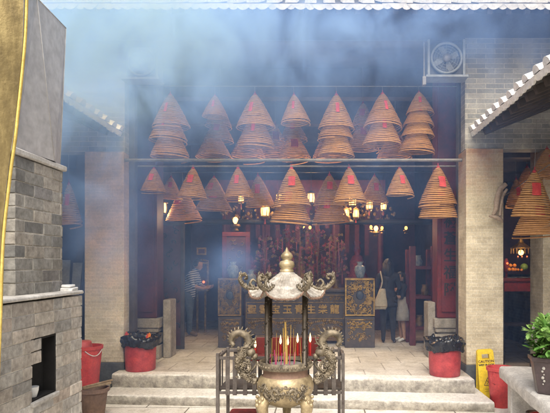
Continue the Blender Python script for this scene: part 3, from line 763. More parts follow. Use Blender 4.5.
m.box(-.16, .15, -.045, .05, -.012, .012, M_=Mx, jit=.004); m.box(-.12, .17, -.03, .02, .014, .03, M_=Mx @ Matrix.Rotation(R(8), 4, 'Z'), jit=.004)
tag(m.build('plank_offcuts', M['plank'], bevel=.003), 'rough wooden offcuts laid across the brown clay pot', 'plank')
# left gallery odds
for i, (a, b, c_, d) in enumerate(((-3.72, -3.54, 1.42, 'behind the furnace, nearer the dark stick'), (-3.98, -3.76, 1.46, 'behind the furnace, farther from the column'))):
    m = MB(); Mx = Matrix.Translation(((a+b)/2, 8.05, 1.1)) @ Matrix.Rotation(R(-7), 4, 'X'); m.box(-(b-a)/2, (b-a)/2, -.01, .01, -1.1, c_+.42-1.1, M_=Mx)
    tag(m.build('grey_board', M['slate'], bevel=.004), 'tall grey board leaning '+d, 'board', 'grey boards in the gallery')
m = MB(); m.cyl((-3.63, 7.9, 0), (-3.48, 8.0, 2.0), .022, n=8); tag(m.build('dark_stick', M['blackpaint'], smooth='auto'), 'dark stick leaning in the gallery between furnace and stained column', 'stick')

# ------------------------------------------------------------------ right: bench, pots, sign
bench = thing('stone_bench', 'long pale granite slab bench carrying the potted plant', 'bench', (2.2, 5.3, 0))
Mb = Matrix.Translation((2.13, 6.4, 0)) @ Matrix.Rotation(R(-6), 4, 'Z')
def benchslab():
    m = MB(); n = 26; w = .40; L = 3.4
    rows = []
    for i in range(n+1):
        y = -L*i/n; ring = []
        for (x, z) in ((0, .47), (-.01, .53), (0, .585), (.02, .602), (w*.5, .604), (w-.02, .602), (w, .585), (w+.005, .53), (w, .47)):
            j = mnoise.noise(Vector((x*9, y*5, z*20)))*.009+mnoise.noise(Vector((x*21, y*19, z*31)))*.005
            ring.append(m.bm.verts.new(Mb @ Vector((x+j, y+(j if i == 0 else 0), z+j*.6))))
        rows.append(ring)
    for r, s in zip(rows, rows[1:]):
        for k in range(len(r)): m.bm.faces.new((r[k], s[k], s[(k+1) % len(r)], r[(k+1) % len(r)]))
    m.bm.faces.new(rows[0]); m.bm.faces.new(rows[-1][::-1])
    m.build('slab', M['bench'], bench, smooth='auto')
benchslab()
for y in (-.28, -1.9, -3.1):
    m = MB(); m.box(.045, .35, y-.085, y+.085, 0, .468, M_=Mb, jit=.006); m.build('support', M['bench'], bench, bevel=.012)
bucket((2.30, 6.88, 0), .115, .165, .50, M['bucketred'], 'tall bright red bucket between the stone bench and the yellow sign', handle=False)
rbk = [o for o in bpy.data.objects if o.name.startswith('plastic_bucket')][-1]
m = MB(); m.tube([Vector((2.17, 6.78, .46)), Vector((2.12, 6.70, .40)), Vector((2.13, 6.69, .34)), Vector((2.18, 6.72, .31))], .006, 6); m.build('handle', M['bucketred'], rbk, smooth=True)
# caution sign
def sign():
    cx, cy = 2.255, 7.22
    t = thing('caution_sign', 'yellow folding CAUTION WET FLOOR sign leaning by the tiled column', 'sign', (cx, cy, 0))
    Mx = Matrix.Translation((cx, cy-.05, .0)) @ Matrix.Rotation(R(-3.5), 4, 'Y') @ Matrix.Rotation(R(-7), 4, 'X')
    def leaf_(M_, nm):
        m = MB(); h = .67; w0, w1 = .125, .108
        o = [(-w0, 0), (-w0+.05, 0), (-w0+.06, .03), (w0-.06, .03), (w0-.05, 0), (w0, 0), (w1, h-.02), (w1-.02, h), (-w1+.02, h), (-w1, h-.02)]
        hole = [(-.05, h-.12), (.05, h-.12), (.05, h-.06), (-.05, h-.06)]
        # panel in strips around the hand slot
        def pl(pts): m.poly([M_ @ Vector((x, 0, z)) for x, z in pts], M_.to_3x3() @ Vector((0, .016, 0)))
        zA, zB = h-.125, h-.06
        wA = w0+(w1-w0)*zA/h; wB = w0+(w1-w0)*zB/h
        pl([(-w0, 0), (-w0+.05, 0), (-w0+.06, .03), (w0-.06, .03), (w0-.05, 0), (w0, 0), (wA, zA), (-wA, zA)])
        pl([(-wA, zA), (-.05, zA), (-.05, zB), (-wB, zB)]); pl([(.05, zA), (wA, zA), (wB, zB), (.05, zB)])
        pl([(-wB, zB), (wB, zB), (w1, h-.02), (w1-.02, h), (-w1+.02, h), (-w1, h-.02)])
        return m.build(nm, M['yellow'], t)
    fp = leaf_(Mx, 'front_panel')
    leaf_(Matrix.Translation((cx, cy+.14, 0)) @ Matrix.Rotation(R(-3.5), 4, 'Y') @ Matrix.Rotation(R(7), 4, 'X'), 'rear_panel')
    rot = Mx.to_3x3() @ FRONT
    glyphs('CAUTION', .047, Mx @ Vector((0, -.002, .512)), rot, 'lettering', M['ink2'], fp, .0015, .0012)
    glyphs('WET FLOOR', .037, Mx @ Vector((0, -.002, .466)), rot, 'lettering', M['ink'], fp, .0015, .0015)
    m = MB()                     # warning triangle with slipping figure
    a = [(-.055, .2), (.055, .2), (0, .30)]
    for i in range(3):
        p, q = a[i], a[(i+1) % 3]; m.tube([Mx @ Vector((p[0], -.002, p[1])), Mx @ Vector((q[0], -.002, q[1]))], .004, 4)
    for p, q in (((-.01, .255), (.005, .235)), ((.005, .235), (-.02, .215)), ((.005, .235), (.022, .213)), ((-.008, .25), (.014, .252))):
        m.tube([Mx @ Vector((p[0], -.002, p[1])), Mx @ Vector((q[0], -.002, q[1]))], .003, 4)
    m.ball(Mx @ Vector((-.013, -.002, .265)), .006, 6)
    m.build('warning_triangle', M['ink2'], fp)
    m = MB()
    for k in range(2): 
        z = .15-.025*k; m.tube([Mx @ Vector((-.05, -.002, z)), Mx @ Vector((.05, -.002, z))], .002, 4)
    m.build('small_print', M['ink2'], fp)
sign()
# potted plant
pc = Vector((2.13, 5.05, .604))
pl = thing('potted_plant', 'leafy green plant with pale pink flowers in a purple-brown six-sided pot on the bench', 'potted plant', pc)
m = MB(); m.lathe(pc, [(0, 0), (.105, 0), (.115, .012), (.165, .30), (.185, .31), (.187, .345), (.165, .348), (.15, .30), (0, .295)], 6, a0=R(20)); pot_ = m.build('pot', M['pot'], pl, bevel=.006, seg=2)
m = MB()                            # painted pale blossom branch on the pot
for i in range(6):
    a = R(20)+R(60)*4-R(30)+(.05 if i % 2 else -.04)
    z = .10+.03*i; r = (.115+(.165-.115)*z/.30)*math.cos(R(30))+.004
    m.ball(pc+Vector((r*math.cos(a), r*math.sin(a), z)), .008+.004*(i % 3), 6)
m.build('painted_blossom', M['cement'], pot_, smooth=True)
m = MB(); m.lathe(pc+Vector((0, 0, .315)), [(0, .012), (.150, 0)], 18); m.build('soil', M['soil'], pl)
def leaves(m, c, rad, n, size, seed):
    rr = random.Random(seed)
    for _ in range(n):
        d = Vector((rr.gauss(0, 1), rr.gauss(0, 1), rr.gauss(0, .8))).normalized(); q = c+Vector((d.x*rad[0], d.y*rad[1], d.z*rad[2]))*(rr.random()**.4)
        s = size*rr.uniform(.6, 1.25)
        out = (d+Vector((0, 0, .35))+Vector([rr.uniform(-.7, .7) for _ in range(3)])).normalized()
        side = out.cross(Vector((0, 0, 1))).normalized() if abs(out.z) < .95 else Vector((1, 0, 0)); up = side.cross(out)
        pr = [(0, 0, 0), (.35, .28, .04), (.72, .27, .0), (1, 0, -.12), (.72, -.27, .0), (.35, -.28, .04), (.5, 0, -.05)]
        vs = [q+out*s*a+side*s*b+up*s*e for a, b, e in pr]
        m.faces(vs, [(0, 1, 6), (1, 2, 6), (2, 3, 6), (3, 4, 6), (4, 5, 6), (5, 0, 6)])
stem = MB(); lf = MB(); lf2 = MB(); fl = MB()
rr = random.Random(3)
for i in range(11):
    a = rr.random()*6.28; e = rr.uniform(.03, .19); top = pc+Vector((e*math.cos(a), e*math.sin(a), rr.uniform(.40, .66)))
    b = pc+Vector((.04*math.cos(a), .04*math.sin(a), .31))
    stem.tube(smoothpath([b, (b+top)/2+Vector((rr.uniform(-.02, .02), rr.uniform(-.02, .02), .03)), top], 4), lerp_list([.008, .006, .003], 4), 6)
    leaves(lf, top-Vector((0, 0, .03)), (.085, .085, .075), 36, .10, i); leaves(lf2, top+Vector((0, 0, .012)), (.09, .09, .065), 28, .095, i+50)
leaves(lf, pc+Vector((0, 0, .40)), (.17, .17, .07), 70, .08, 99)
for i in range(14):
    a = rr.random()*6.28; q = pc+Vector((rr.uniform(.05, .21)*math.cos(a), rr.uniform(.05, .21)*math.sin(a), rr.uniform(.38, .66)))
    for k in range(5):
        b = 2*math.pi*k/5; fl.ball(q+Vector((.009*math.cos(b), -.006, .009*math.sin(b))), .007, 5, 1, .5)
    fl.build('flower', M['petal'], pl, smooth=True); fl = MB()
stem.build('stems', M['bark'], pl, smooth=True); lf.build('foliage', M['leaf'], pl); lf2.build('young_foliage', M['leaflight'], pl)
# pots under the bench
t = thing('clay_pot', 'reddish clay pot with a red rim in the shade under the stone bench', 'pot', (2.30, 5.55, 0))
m = MB(); m.lathe((2.30, 5.55, 0), [(0, 0), (.10, 0), (.13, .24), (.12, .24), (.09, .03), (0, .03)], 28); m.build('vessel', M['clayred'], t, smooth='auto')
m = MB(); m.tube([Vector((2.30+.134*math.cos(a), 5.55+.134*math.sin(a), .245)) for a in [2*math.pi*i/28 for i in range(29)]], .014, 8, cap=False); m.build('rim', M['bucketred'], t, smooth=True)
t = thing('clay_pot', 'small pinkish clay pot farther under the bench beside the support', 'pot', (2.36, 5.86, 0))
m = MB(); m.lathe((2.36, 5.9, 0), [(0, 0), (.07, 0), (.09, .15), (.105, .16), (.105, .19), (.09, .19), (.06, .03), (0, .03)], 24); m.build('vessel', M['terracotta'], t, smooth='auto')

# ------------------------------------------------------------------ bronze censer
CX, CY = -.307, 4.8
ce = thing('bronze_censer', 'bronze incense censer with dragon handles under its own little tiled roof', 'censer', (CX, CY, 0))
C0 = Vector((CX, CY, 0))
m = MB(); m.lathe(C0, [(0, 0), (.36, 0), (.38, .03), (.36, .07), (.30, .10), (.28, .26), (.33, .30), (.33, .34), (0, .34)], 8, a0=R(22.5)); m.build('pedestal', M['granite'], ce, bevel=.012)
m = MB()
bowl_prof = [(0, .55), (.10, .555), (.17, .585), (.225, .64), (.25, .70), (.252, .745), (.24, .79), (.222, .815), (.21, .825)]
m.lathe(C0, bowl_prof, 48); bowl = m.build('bowl', M['bronzepale'], ce, smooth=True)
m = MB(); m.lathe(C0, [(.208, .822), (.200, .83), (.197, .862), (.205, .885), (.21, .888)], 48); m.build('neck', M['terracotta'], ce, smooth=True)
m = MB(); m.lathe(C0, [(.205, .885), (.228, .89), (.236, .905), (.238, .935), (.232, .95), (.222, .953), (.212, .945), (.205, .92)], 48)
rim_ = m.build('rim', M['bronze'], ce, smooth='auto')
m = MB()
for i in range(44):
    a = 2*math.pi*i/44; m.ball(C0+Vector((.238*math.cos(a), .238*math.sin(a), .92)), .0095, 6, 1, 1, 1.3)
m.build('beading', M['bronze'], rim_, smooth=True)
m = MB(); m.lathe(C0, [(0, .925), (.12, .922), (.208, .91)], 32); m.build('ash_bed', M['ash'], ce, smooth=True)
# relief on the belly: two dragons facing a pearl
m = MB(); rr = random.Random(5)
def onbelly(a, z, o=0.004):
    pr = bowl_prof
    for (r0, z0), (r1, z1) in zip(pr, pr[1:]):
        if z0 <= z <= z1: r = r0+(r1-r0)*(z-z0)/(z1-z0); break
    else: r = .24
    return C0+Vector(((r+o)*math.cos(a), (r+o)*math.sin(a), z))
for sgn in (-1, 1):
    path = [onbelly(-math.pi/2+sgn*x, z, .006) for x, z in ((.14, .70), (.22, .735), (.34, .745), (.42, .71), (.36, .67), (.46, .65), (.60, .66), (.70, .71), (.62, .745), (.74, .77), (.86, .74))]
    sp = smoothpath(path, 6); m.tube(sp, lerp_list([.010, .014, .014, .013, .013, .012, .012, .011, .010, .008, .005], 6), 7)
    for i, p in enumerate(sp[::2]):
        for k in range(2):
            d = Vector((p.x-CX, p.y-CY, 0)).normalized(); q = p+Vector((rr.uniform(-.022, .022), 0, rr.uniform(-.022, .022)))+d*.004
            m.ball(q, rr.uniform(.005, .010), 6)
    for k in range(16):
        q = onbelly(-math.pi/2+sgn*rr.uniform(.1, .85), rr.uniform(.65, .765), .003); m.ball(q, rr.uniform(.005, .011), 6)
for kk in range(46):
    a_, z_ = -math.pi/2+rr.uniform(-.95, .95), rr.uniform(.655, .765); r_ = rr.uniform(.010, .020); p_ = rr.random()*6.28
    m.tube([onbelly(a_+r_/.25*(1-q/11)*math.cos(p_+q*.75), z_+r_*(1-q/11)*math.sin(p_+q*.75), .003) for q in range(9)], .0048, 5)
m.ball(onbelly(-math.pi/2, .715, .004), .016, 10)
m.build('dragon_relief', M['bronze'], bowl, smooth=True)
# legs with beast-mask tops
for a in (-math.pi/2+.95, -math.pi/2-.95, math.pi/2):
    d = Vector((math.cos(a), math.sin(a), 0)); m = MB()
    pts = smoothpath([C0+d*.17+Vector((0, 0, .66)), C0+d*.235+Vector((0, 0, .60)), C0+d*.225+Vector((0, 0, .50)), C0+d*.19+Vector((0, 0, .42)), C0+d*.215+Vector((0, 0, .36)), C0+d*.235+Vector((0, 0, .345))], 5)
    m.tube(pts, lerp_list([.05, .058, .045, .034, .04, .03], 5), 12)
    s = Vector((-d.y, d.x, 0))
    for k in (-1, 1):
        m.ball(C0+d*.275+s*.026*k+Vector((0, 0, .625)), .016, 8); m.ball(C0+d*.26+s*.045*k+Vector((0, 0, .655)), .016, 8)
    m.ball(C0+d*.285+Vector((0, 0, .595)), .02, 8)
    m.build('leg', M['bronzepale'], ce, smooth=True)
# dragon handles
def handle(mir):
    m = MB(); rr = random.Random(11); k = 4.8/F
    def h(px, py, dy=0):
        p = P(px, py, 4.8); q = Vector((p.x-CX, dy, p.z)); return Vector((CX+(q.x if not mir else -q.x), CY+dy, q.z))
    path = [(234, 346), (231, 341), (233, 335), (240, 332.5), (247, 336.5), (249, 344.5), (244, 352), (239, 359), (240, 369), (247, 377), (257, 381)]
    rad = [1.8, 2.6, 3.0, 3.3, 3.8, 4.2, 4.6, 4.2, 4.0, 3.8, 3.4]
    sp = smoothpath([h(x, y, .012*math.sin(i*1.7)) for i, (x, y) in enumerate(path)], 6); rd = [r*k for r in lerp_list(rad, 6)]
    m.tube(sp, rd, 10)
    cen = h(240, 341.5); s_ = -1 if mir else 1
    for i in range(1, 36, 2):                # spiny mane round the curl
        p = sp[i]; d = (p-cen); d.y = 0
        if d.length < 1e-3: continue
        d.normalize(); m.tube([p+d*rd[i]*.5, p+d*(rd[i]+2.6*k)+Vector((.008*s_, 0, .004))], [.013, .003], 5)
    for i in range(30, len(sp)):             # scales and fins on the body
        for q in range(3):
            a = rr.random()*6.28; p = sp[i]+Vector((rd[i]*math.cos(a)*.9, -abs(rd[i]*math.sin(a))*.95, rd[i]*math.sin(a)*.6)); m.ball(p, rr.uniform(.006, .013), 6)
    # head: brow, snout, eyes, horns
    hd = h(249, 350); s = 1 if mir else -1
    m.ball(h(251, 352, -.01), 5*k, 10, 1, 1.1, .9); m.ball(h(255, 356, -.01), 3.2*k, 8); m.ball(h(250, 347, -.035), 1.6*k, 8); m.ball(h(250, 347, .03), 1.6*k, 8)
    for dy in (-.03, .03): m.tube(smoothpath([h(250, 346, dy), h(254, 342, dy*1.5), h(256, 336, dy*1.8)], 4), lerp_list([.010, .007, .002], 4), 6)
    # curling whiskers between body and bowl
    m.tube(smoothpath([h(241, 358), h(247, 360, -.02), h(251, 366, -.03), h(248, 371, -.03), h(244, 368, -.03)], 5), lerp_list([.014, .013, .012, .009, .006], 5), 7)
    m.tube(smoothpath([h(246, 374), h(252, 370, .02), h(256, 364, .03), h(254, 360, .03)], 5), lerp_list([.014, .012, .009, .006], 5), 7)
    for kk in range(26):                     # cloud scrolls along the body
        c0 = h(rr.uniform(236, 255), rr.uniform(346, 378), rr.uniform(-.045, -.02)); r_ = rr.uniform(.010, .022); a0 = rr.random()*6.28
        m.tube([c0+Vector((r_*(1-q/11)*math.cos(a0+q*.75), -.006*q/8, r_*(1-q/11)*math.sin(a0+q*.75))) for q in range(9)], [.0065]*8+[.003], 5)
    for i in range(4, len(sp), 3):           # fins down the outer side
        t_ = (sp[min(i+1, len(sp)-1)]-sp[i-1]).normalized(); o_ = Vector((-t_.z, 0, t_.x))*(-s_)
        m.tube([sp[i]+o_*rd[i]*.6, sp[i]+o_*(rd[i]+.012)+t_*.010], [.011, .003], 5)
    for kk in range(26):
        p = h(rr.uniform(238, 254), rr.uniform(350, 376), rr.uniform(-.035, .02)); m.ball(p, rr.uniform(.006, .012), 6)
    m.build('dragon_handle', M['bronze'], ce, smooth=True)
handle(False); handle(True)
# pillars and roof
RX = .012+CX
for sx in (-1, 1):
    for sy in (-1, 1):
        m = MB(); p = Vector((RX+sx*.162, CY+sy*.13, 0))
        m.lathe(p, [(0, .925), (.03, .925), (.03, .945), (.022, .95), (.021, 1.545), (0, 1.545)], 12)
        for i in range(22):
            z = .97+.56*i/22; a = i*.9+sx; m.ball(p+Vector((.021*math.cos(a), .021*math.sin(a), z)), .009, 6)
        m.build('pillar', M['bronzedark'], ce, smooth=True)
def censer_roof():
    c = Vector((RX, CY, 0)); nseg = 10; rings = []; m = MB()
    def edge(a):       # radius factor of a hexagon with its corners drawn out
        b = (a % (math.pi/3))-math.pi/6; return math.cos(math.pi/6)/math.cos(b)
    prof = [(.055, 1.745), (.075, 1.725), (.115, 1.690), (.17, 1.640), (.235, 1.588), (.30, 1.552), (.345, 1.540)]
    prof = [(q.x, q.z) for q in smoothpath([Vector((a, 0, b)) for a, b in prof], 6)]
    NA = 144
    for i, (r, z) in enumerate(prof):
        f = i/(len(prof)-1); ring = []
        for j in range(NA):
            a = 2*math.pi*j/NA; e = edge(a); corner = max(0, (e-.866)/.134)
            e2 = e*f+(1-f)*1.0; zz = z+.075*corner**2.2*f**3-.012*(1-corner)*f**2
            rib = .0045*math.cos(a*36)*min(1, f*2.5)-.006*((f*9) % 1)
            ring.append(m.bm.verts.new(c+Vector((r*e2*math.cos(a), r*e2*math.sin(a), zz+rib))))
        rings.append(ring)
    under = [m.bm.verts.new(v.co+Vector((0, 0, -.026))) for v in rings[-1]]
    inner = [m.bm.verts.new(c+Vector(((v.co.x-c.x)*.5, (v.co.y-c.y)*.5, 1.560))) for v in rings[-1]]
    rings += [under, inner]
    for a, b in zip(rings, rings[1:]):
        for j in range(NA): m.bm.faces.new((a[j], a[(j+1) % NA], b[(j+1) % NA], b[j]))
    m.bm.faces.new(inner); m.bm.faces.new(rings[0][::-1])
    rf = m.build('roof', M['rooftile'], ce, smooth='auto')
    m = MB()
    for j in range(72):                       # round tile ends along the eave
        v = under[0].co if False else None
        a = 2*math.pi*j/72; e = edge(a); corner = max(0, (e-.866)/.134)
        m.ball(c+Vector((.348*e*math.cos(a), .348*e*math.sin(a), 1.540+.075*corner**2.2-.012*(1-corner)-.016)), .0115, 6)
    m.tube([c+Vector((.345*edge(a)*math.cos(a), .345*edge(a)*math.sin(a), 1.524+.075*max(0, (edge(a)-.866)/.134)**2.2-.012*(1-max(0, (edge(a)-.866)/.134)))) for a in [2*math.pi*j/96 for j in range(97)]], .008, 6, cap=False)
    m.build('tile_ends', M['terracotta'], rf, smooth=True)
    m = MB(); m.lathe(c, [(.06, 1.738), (.062, 1.755), (.05, 1.765), (.066, 1.785), (.07, 1.808), (.058, 1.832), (.036, 1.843), (.05, 1.862), (.054, 1.88), (.042, 1.902), (.02, 1.922), (.009, 1.945), (0, 1.962)], 28)
    m.build('gourd_finial', M['bronzepale'], rf, smooth=True)
    for q in range(6):
        a = q*math.pi/3; d = Vector((math.cos(a), math.sin(a), 0)); s = Vector((-d.y, d.x, 0)); m = MB()
        def h(r, z): return c+d*r+Vector((0, 0, z))
        path = [h(.20, 1.628), (h(.27, 1.592)), h(.33, 1.592), h(.385, 1.622), h(.415, 1.668), h(.405, 1.708), h(.372, 1.715), h(.355, 1.690), h(.372, 1.672)]
        sp = smoothpath(path, 5); rd = lerp_list([.012, .017, .02, .021, .019, .016, .014, .011, .008], 5)
        m.tube(sp, rd, 8); rq = random.Random(q)
        for i in range(2, len(sp), 2):
            for kk in (-1, 1): m.ball(sp[i]+s*kk*rd[i]*.9+Vector((0, 0, rq.uniform(-.006, .012))), rq.uniform(.007, .012), 6)
            if i < 28: m.tube([sp[i]+Vector((0, 0, rd[i]*.5)), sp[i]+d*.012+Vector((0, 0, rd[i]+.022))], [.008, .002], 5)
        m.tube(smoothpath([h(.30, 1.60), h(.325, 1.64), h(.30, 1.672), h(.272, 1.65)], 4), lerp_list([.014, .013, .010, .006], 4), 7)
        m.tube([h(.405, 1.70), h(.425, 1.735)], [.010, .003], 6)
        m.build('ridge_scroll', M['bronze'], rf, smooth=True)
censer_roof()
# sticks of incense in the ash
rr = random.Random(2)
def istick(px, ytop, dy, r, mat, label, group=None):
    m = MB(); top = P(px, ytop, CY+dy); b = Vector((top.x+rr.uniform(-.012, .012), CY+dy, .915))
    m.cyl(b, top, r, r*.8, 7); tag(m.build('incense_stick', mat, smooth='auto'), label, 'incense stick', group)
istick(285.3, 322, -.02, .011, M['stick'], 'thickest tall yellow incense stick in the middle of the censer')
istick(283.2, 328, .03, .007, M['stick'], 'slimmer yellow incense stick leaning on the thickest one')
for px, y in ((291, 325), (293.5, 329), (276.5, 333), (287.5, 331), (296, 336), (272, 338), (300, 338), (278.5, 341)):
    istick(px, y, rr.uniform(-.1, .1), .0028, M['stick'], 'thin tan incense stick standing in the ash of the censer', 'thin incense sticks in the censer')
for px, y in ((270.5, 354), (282, 353), (284.8, 352), (274.5, 350), (289.5, 354), (295, 352), (277, 355)):
    istick(px, y, rr.uniform(-.15, -.08), .0042, M['stickpink'], 'burnt down pink stub of an incense stick in the censer', 'pink incense stubs in the censer')

# ------------------------------------------------------------------ candle rack
rk = thing('candle_rack', 'rusty steel candle rack of flat bars behind the bronze censer', 'rack', (-.385, 5.5, 0))
x0, x1, ya, yb = -1.0, .225, 5.28, 5.75; zt = .925
for x, y in ((x0, ya), (x1, ya), (x0+.02, yb), (x1-.02, yb)):
    m = MB(); m.box(x-.016, x+.016, y-.016, y+.016, 0, zt+(.012 if y == ya else 0)); m.build('post', M['steel'], rk, bevel=.003)
for y, nm in ((ya, 'front_rail'), (yb, 'rear_rail')):
    m = MB(); m.box(x0+.017, x1-.017, y-.012, y+.012, zt-.05, zt-.02); m.box(x0+.017, x1-.017, y-.012, y+.012, .54, .565); m.build(nm, M['steel'], rk, bevel=.003)
for x in (x0, x1):
    m = MB(); m.box(x-.012, x+.012, ya+.018, yb-.018, zt-.05, zt-.02); m.box(x-.012, x+.012, ya+.018, yb-.018, .54, .565); m.build('side_rail', M['steel'], rk, bevel=.003)
for y in (ya-.016, yb+.016):
    for x in (x0+.10, x0+.17, x0+.27, x0+.36, x1-.36, x1-.27, x1-.17, x1-.09):
        m = MB(); m.box(x-.021, x+.021, y-.004, y+.004, .53, zt-.015); m.build('flat_bar', M['steel'], rk, bevel=.002)
for x in (x0-.016, x1+.016):
    for k in range(3):
        y = ya+.1+.12*k; m = MB(); m.box(x-.004, x+.004, y-.021, y+.021, .53, zt-.015); m.build('flat_bar', M['steel'], rk, bevel=.002)
m = MB(); m.box(-.69, .05, 5.36, 5.70, .845, .86); m.box(-.69, .05, 5.355, 5.37, .86, .9); m.box(-.69, .05, 5.70, 5.715, .86, 1.035); m.box(-.70, -.69, 5.355, 5.715, .86, .95); m.box(.05, .06, 5.355, 5.715, .86, .95)
m.build('candle_tray', M['pillarred'], rk, bevel=.003)
m = MB(); m.box(-.985, .21, 5.3, 5.73, .575, .59); m.build('lower_shelf', M['steel'], rk)
def candle(px, ytop, Y, label, h=.20, r=.011):
    top = P(px, ytop, Y); t = thing('red_candle', label, 'candle', (top.x, Y, top.z-h), 'lit candles in the red tray')
    m = MB(); m.lathe((top.x, Y, 0), [(0, top.z-h), (r*.9, top.z-h), (r, top.z-.01), (r*1.1, top.z), (0, top.z-.004)], 12); m.build('wax', M['candle'], t, smooth='auto')
    m = MB(); m.cyl((top.x, Y, top.z-.004), (top.x, Y, top.z+.012), .0015, n=5); m.build('wick', M['ink'], t)
    m = MB(); m.lathe((top.x, Y, top.z+.006), [(0, 0), (.008, .012), (.0115, .028), (.009, .052), (.004, .078), (0, .1)], 12); m.build('flame', M['flame'], t, smooth=True)
for px, y, l in ((255.3, 348.5, 'lit red candle leftmost in the tray beside the left dragon handle'), (280.6, 345, 'lit red candle left of the yellow incense sticks'), (287.8, 346, 'lit red candle just behind the yellow incense sticks'), (297.6, 343.5, 'lit red candle left of the right front pillar of the censer'), (310.2, 343, 'lit red candle rightmost in the tray')):
    candle(px, y, 5.45, l, h=P(px, y, 5.45).z-.862)
m = MB(); m.box(-1.02, -.62, 5.85, 6.2, 0, .16); tag(m.build('kneeling_pad', M['flowerred'], bevel=.03, seg=3), 'dark red pad on the paving just behind the candle rack', 'cushion')

# ------------------------------------------------------------------ main altar and hall furnishings
def altar_table():
    xa, xb, Y = -1.39, .47, 10.0
    t = thing('altar_table', 'long dark altar table with gilded characters across its carved front', 'altar', ((xa+xb)/2, Y+.4, .304))
    m = MB(); m.box(xa-.04, xb+.04, Y-.05, Y+.8, 1.30, 1.35); m.build('table_top', M['wooddark'], t, bevel=.01)
    m = MB(); m.box(xa, xb, Y, Y+.7, .50, 1.298); m.build('front_panel', M['wooddark'], t, bevel=.008)
    m = MB()
    for z0, z1 in ((1.235, 1.25), (1.10, 1.115), (.80, .815)): m.box(xa+.02, xb-.02, Y-.018, Y-.002, z0, z1)
    for x in (xa+.02, xb-.035): m.box(x, x+.015, Y-.018, Y-.002, .817, 1.098)
    m.build('gilt_border', M['giltdim'], t)
    txt = '聖雲宝玉青生樂龍'
    n = len(txt)
    for i, ch in enumerate(txt):
        x = P(252+11.8*i, 0, Y).x
        glyphs(ch, .175, (x, Y-.014, .97), FRONT, 'gilded_character', M['gilt'], t, .012, .004)
    m = MB(); rr = random.Random(4)
    for i in range(48):                       # carved gilt valance
        u = (i+.5)/48; x = xa+.06+(xb-xa-.12)*u; z = .72+.05*abs(math.sin(u*9.42))
        m.ball((x, Y-.006, z), rr.uniform(.016, .030), 7, 1, .6, 1); m.ball((x+.012, Y-.004, z-.05-.02*math.sin(u*19)), rr.uniform(.010, .02), 6, 1, .6, 1)
    for i in range(40):
        x = rr.uniform(xa+.05, xb-.05); m.ball((x, Y-.004, 1.175+rr.uniform(-.03, .03)), rr.uniform(.008, .016), 6, 1, .5, 1)
    for i in range(150):
        x = rr.uniform(xa+.06, xb-.06); z = rr.choice((rr.uniform(.60, .79), rr.uniform(.53, .66), rr.uniform(1.125, 1.225))); r = rr.uniform(.018, .035); ph = rr.random()*6
        m.tube([(x+r*(1-k/11)*math.cos(ph+k*.75), Y-.008, z+r*(1-k/11)*math.sin(ph+k*.75)) for k in range(9)], .0065, 5)
    m.build('carved_valance', M['giltdim'], t, smooth=True)
    for x in (xa+.06, xb-.06):
        for y in (Y+.06, Y+.62):
            m = MB(); m.box(x-.05, x+.05, y-.05, y+.05, .304, .498); m.build('leg', M['wooddark'], t, bevel=.01)
altar_table()
def carved_stand(xa, xb, Y, label, seed, gm):
    t = thing('carved_altar_stand', label, 'altar stand', ((xa+xb)/2, Y+.2, .304)); rr = random.Random(seed); zc0, zc1 = .88, 1.56
    m = MB(); m.box(xa, xb, Y, Y+.4, .304, .86); m.box(xa+.01, xb-.01, Y+.01, Y+.39, .862, zc1); m.build('cabinet', M['wooddark'], t, bevel=.008)
    m = MB()
    for a, b, c_, d in ((xa, xb, zc1-.035, zc1), (xa, xb, zc0, zc0+.03), (xa, xa+.03, zc0+.032, zc1-.037), (xb-.03, xb, zc0+.032, zc1-.037)): m.box(a, b, Y-.022, Y+.008, c_, d)
    m.build('gilt_frame', gm, t, bevel=.004)
    m = MB(); cx, cz = (xa+xb)/2, (zc0+zc1)/2; hw, hz = (xb-xa)/2-.04, (zc1-zc0)/2-.05
    for i in range(150):                      # scrolls around a small blue shield
        a = rr.random()*6.28; q = rr.uniform(.42, .98); x = cx+hw*q*math.cos(a)*1.3; z = cz+hz*q*math.sin(a)*1.3
        if abs(x-cx) > hw or abs(z-cz) > hz: continue
        r = rr.uniform(.022, .045); ph = rr.random()*6
        pts = [(x+r*(1-k/12)*math.cos(ph+k*.7), Y-.004, z+r*(1-k/12)*math.sin(ph+k*.7)) for k in range(10)]
        m.tube(pts, .0085, 5)
    m.build('carved_scrolls', gm, t, smooth=True)
    m = MB(); m.ball((cx, Y+.002, cz+.03), .07, 14, 1, .25, 1.1); m.build('shield', M['bluepaint'], t, smooth=True)
    m = MB()
    for i in range(14):
        x = xa+.05+(xb-xa-.1)*(i+.5)/14; m.ball((x, Y-.004, .74+.02*math.sin(i*1.7)), .022, 7, 1, .6, 1); m.ball((x, Y-.004, .67), .014, 6, 1, .6, 1)
    for i in range(46):
        x = rr.uniform(xa+.05, xb-.05); z = rr.uniform(.42, .78); r = rr.uniform(.018, .035); ph = rr.random()*6
        m.tube([(x+r*(1-k/11)*math.cos(ph+k*.75), Y-.005, z+r*(1-k/11)*math.sin(ph+k*.75)) for k in range(9)], .0065, 5)
    m.box(xa+.03, xb-.03, Y-.012, Y-.002, .80, .82); m.build('lower_carving', gm, t, smooth=True)
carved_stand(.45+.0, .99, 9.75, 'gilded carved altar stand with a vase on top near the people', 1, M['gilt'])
carved_stand(-1.84, -1.42, 9.75, 'gilded carved altar stand in blue smoke left of the long altar', 2, M['giltdim'])
